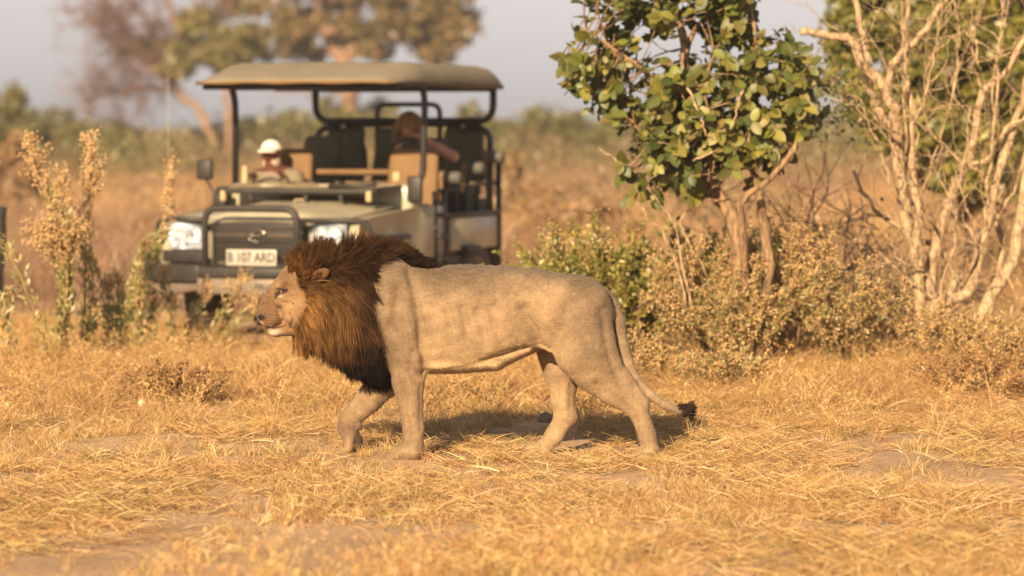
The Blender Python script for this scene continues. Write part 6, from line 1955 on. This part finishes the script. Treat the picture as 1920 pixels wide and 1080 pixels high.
# passenger: elbow on the arm rest, hand at the face
pas = empty('person', car.matrix_basis @ Vector((.50, 3.0, 0)), CAR_RZ)
tag(pas, 'passenger in dark shirt on the second row resting chin on a bare arm', 'person')
S = SDF(ax3(-34, 54, 1.0), ax3(-66, 34, 1.0), ax3(96, 216, 1.0))
hc2 = Vector((-9, -16, 193))
head(S, hc2, (-.2, -1, -.15))
S.cone((0, -8, 140), (0, -10, 164), 15.5, 16.5, 6, 1.15, ax=0)
S.cone((-18, -11, 171), (18, -11, 170), 7, 7, 6)
S.cone((-4, -12, 172), (-8, -14, 184), 6, 5.4, 4)
el = Vector((36, -14, 162)); ha = Vector((2, -27, 183))
S.cone((19, -11, 169), el, 6.4, 5.2, 4); S.cone(el, el.lerp(ha, .8), 4.8, 3.3, 2); hand(S, el.lerp(ha, .78), ha - el, (0, -.4, 1))
el2 = Vector((-26, -20, 150)); ha2 = Vector((-14, -36, 168))
S.cone((-19, -11, 169), el2, 6.2, 5, 4); S.cone(el2, el2.lerp(ha2, .85), 4.6, 3.2, 2); hand(S, el2.lerp(ha2, .82), ha2 - el2, (0, -.6, .6))
for s in (-1, 1):
    S.cone((s * 9, -8, 140), (s * 11, -44, 143), 9.5, 7.2, 4); S.cone((s * 11, -44, 143), (s * 11, -50, 112), 6.4, 4.6, 3); S.cone((s * 11, -50, 110), (s * 11, -60, 108), 4, 3.2, 2)
def pas_col(P):
    x, y, z = P.T
    C = np.tile(np.array([.10, .09, .075]), (len(P), 1))
    sk = np.array([.52, .27, .19])
    C[z < 148] = (.03, .05, .11)
    C[np.linalg.norm(P - np.array(hc2), axis=1) < 13.5] = sk
    def seg(a, b, r):
        a, b = np.array(a), np.array(b); t = np.clip(((P - a) @ (b - a)) / ((b - a) @ (b - a)), -.2, 1.6); return np.linalg.norm(P - a - t[:, None] * (b - a), axis=1) < r
    C[seg(el, ha, 7)] = sk
    C[seg(el2, ha2, 6.5) & (z > 152)] = sk
    e = np.exp(-(((np.abs(x - hc2.x + 2) - 3.3) / 1.3) ** 2 + ((z - hc2.z - .3) / .9) ** 2)) * (y < hc2.y - 6)
    return C * (1 - .7 * e[:, None])
person_mesh('body', S, pas_col, pas, M_CLOTH)
# hair as many locks over the head
n, m = 2600, 6
d = RNG.normal(size=(n, 3)); d /= np.linalg.norm(d, axis=1, keepdims=True)
d = d[(d[:, 2] > -.15) & ~((d[:, 1] < -.45) & (d[:, 2] < .62))]; n = len(d)
P0 = np.array(hc2) + np.array([0, 0, 1.5]) + d * np.array([8.2, 9.4, 10.0])
side = np.stack([d[:, 0], d[:, 1] * .7 + .15, np.zeros(n)], 1); side /= np.linalg.norm(side, axis=1, keepdims=True) + 1e-6
ln = RNG.uniform(10, 19, n); s = np.linspace(0, 1, m)
P = P0[:, None] + d[:, None] * (1.5 + 2.0 * s)[None, :, None] + side[:, None] * (4.5 * np.sin(s * 1.8))[None, :, None] + np.array([0, 0, -1.0]) * (ln[:, None] * s[None] ** 1.5)[..., None]
W = np.full((n, 1), .34) * np.array([1, 1, 1, .9, .7, .3])
V, F, C = ribbons(P[:, :, [0, 2, 1]], W, np.repeat((np.array([[.46, .29, .14]]) * RNG.uniform(.6, 1.5, (n, 1)))[:, None], m, 1))
link('hair', np_mesh('hair', V[:, [0, 2, 1]] / 100, F, C), M_HAIR, pas, smooth=False)

# unidentified dark shape, built as a stump, half out at the left
b = MB(); p = at(-2, 500, 33.0)
limb(b, [Vector((-.06, 0, -.05)), Vector((-.03, 0, .5)), Vector((0, .02, .9)), Vector((.02, 0, 1.14))], .08, .06, 4, .012, 10)
o = b.build('unidentified_dark_shape', mat('dark_shape_surface', (.035, .033, .036), .9, var=.3, bump=.5), None, True); o.location = (p.x, 33.0, 0); tag(o, 'unidentified dark shape built as a stump, half cut off by the left edge behind the weeds', 'stump')
# ------------------------------------------------------------------ dusty air
def haze():
    b = MB(); b.box((0, 82, 7.2), (560, 236, 17.0))
    m, n, l, out = new_mat('dusty_air')
    v = n.new('ShaderNodeVolumePrincipled')
    v.inputs['Color'].default_value = (0.93, 0.90, 0.90, 1); v.inputs['Density'].default_value = 0.0008; v.inputs['Anisotropy'].default_value = 0.2
    l.new(v.outputs['Volume'], out.inputs['Volume'])
    o = b.build('haze', m)
    tag(o, 'thin dusty haze over the plain', 'haze', kind='stuff')
haze()
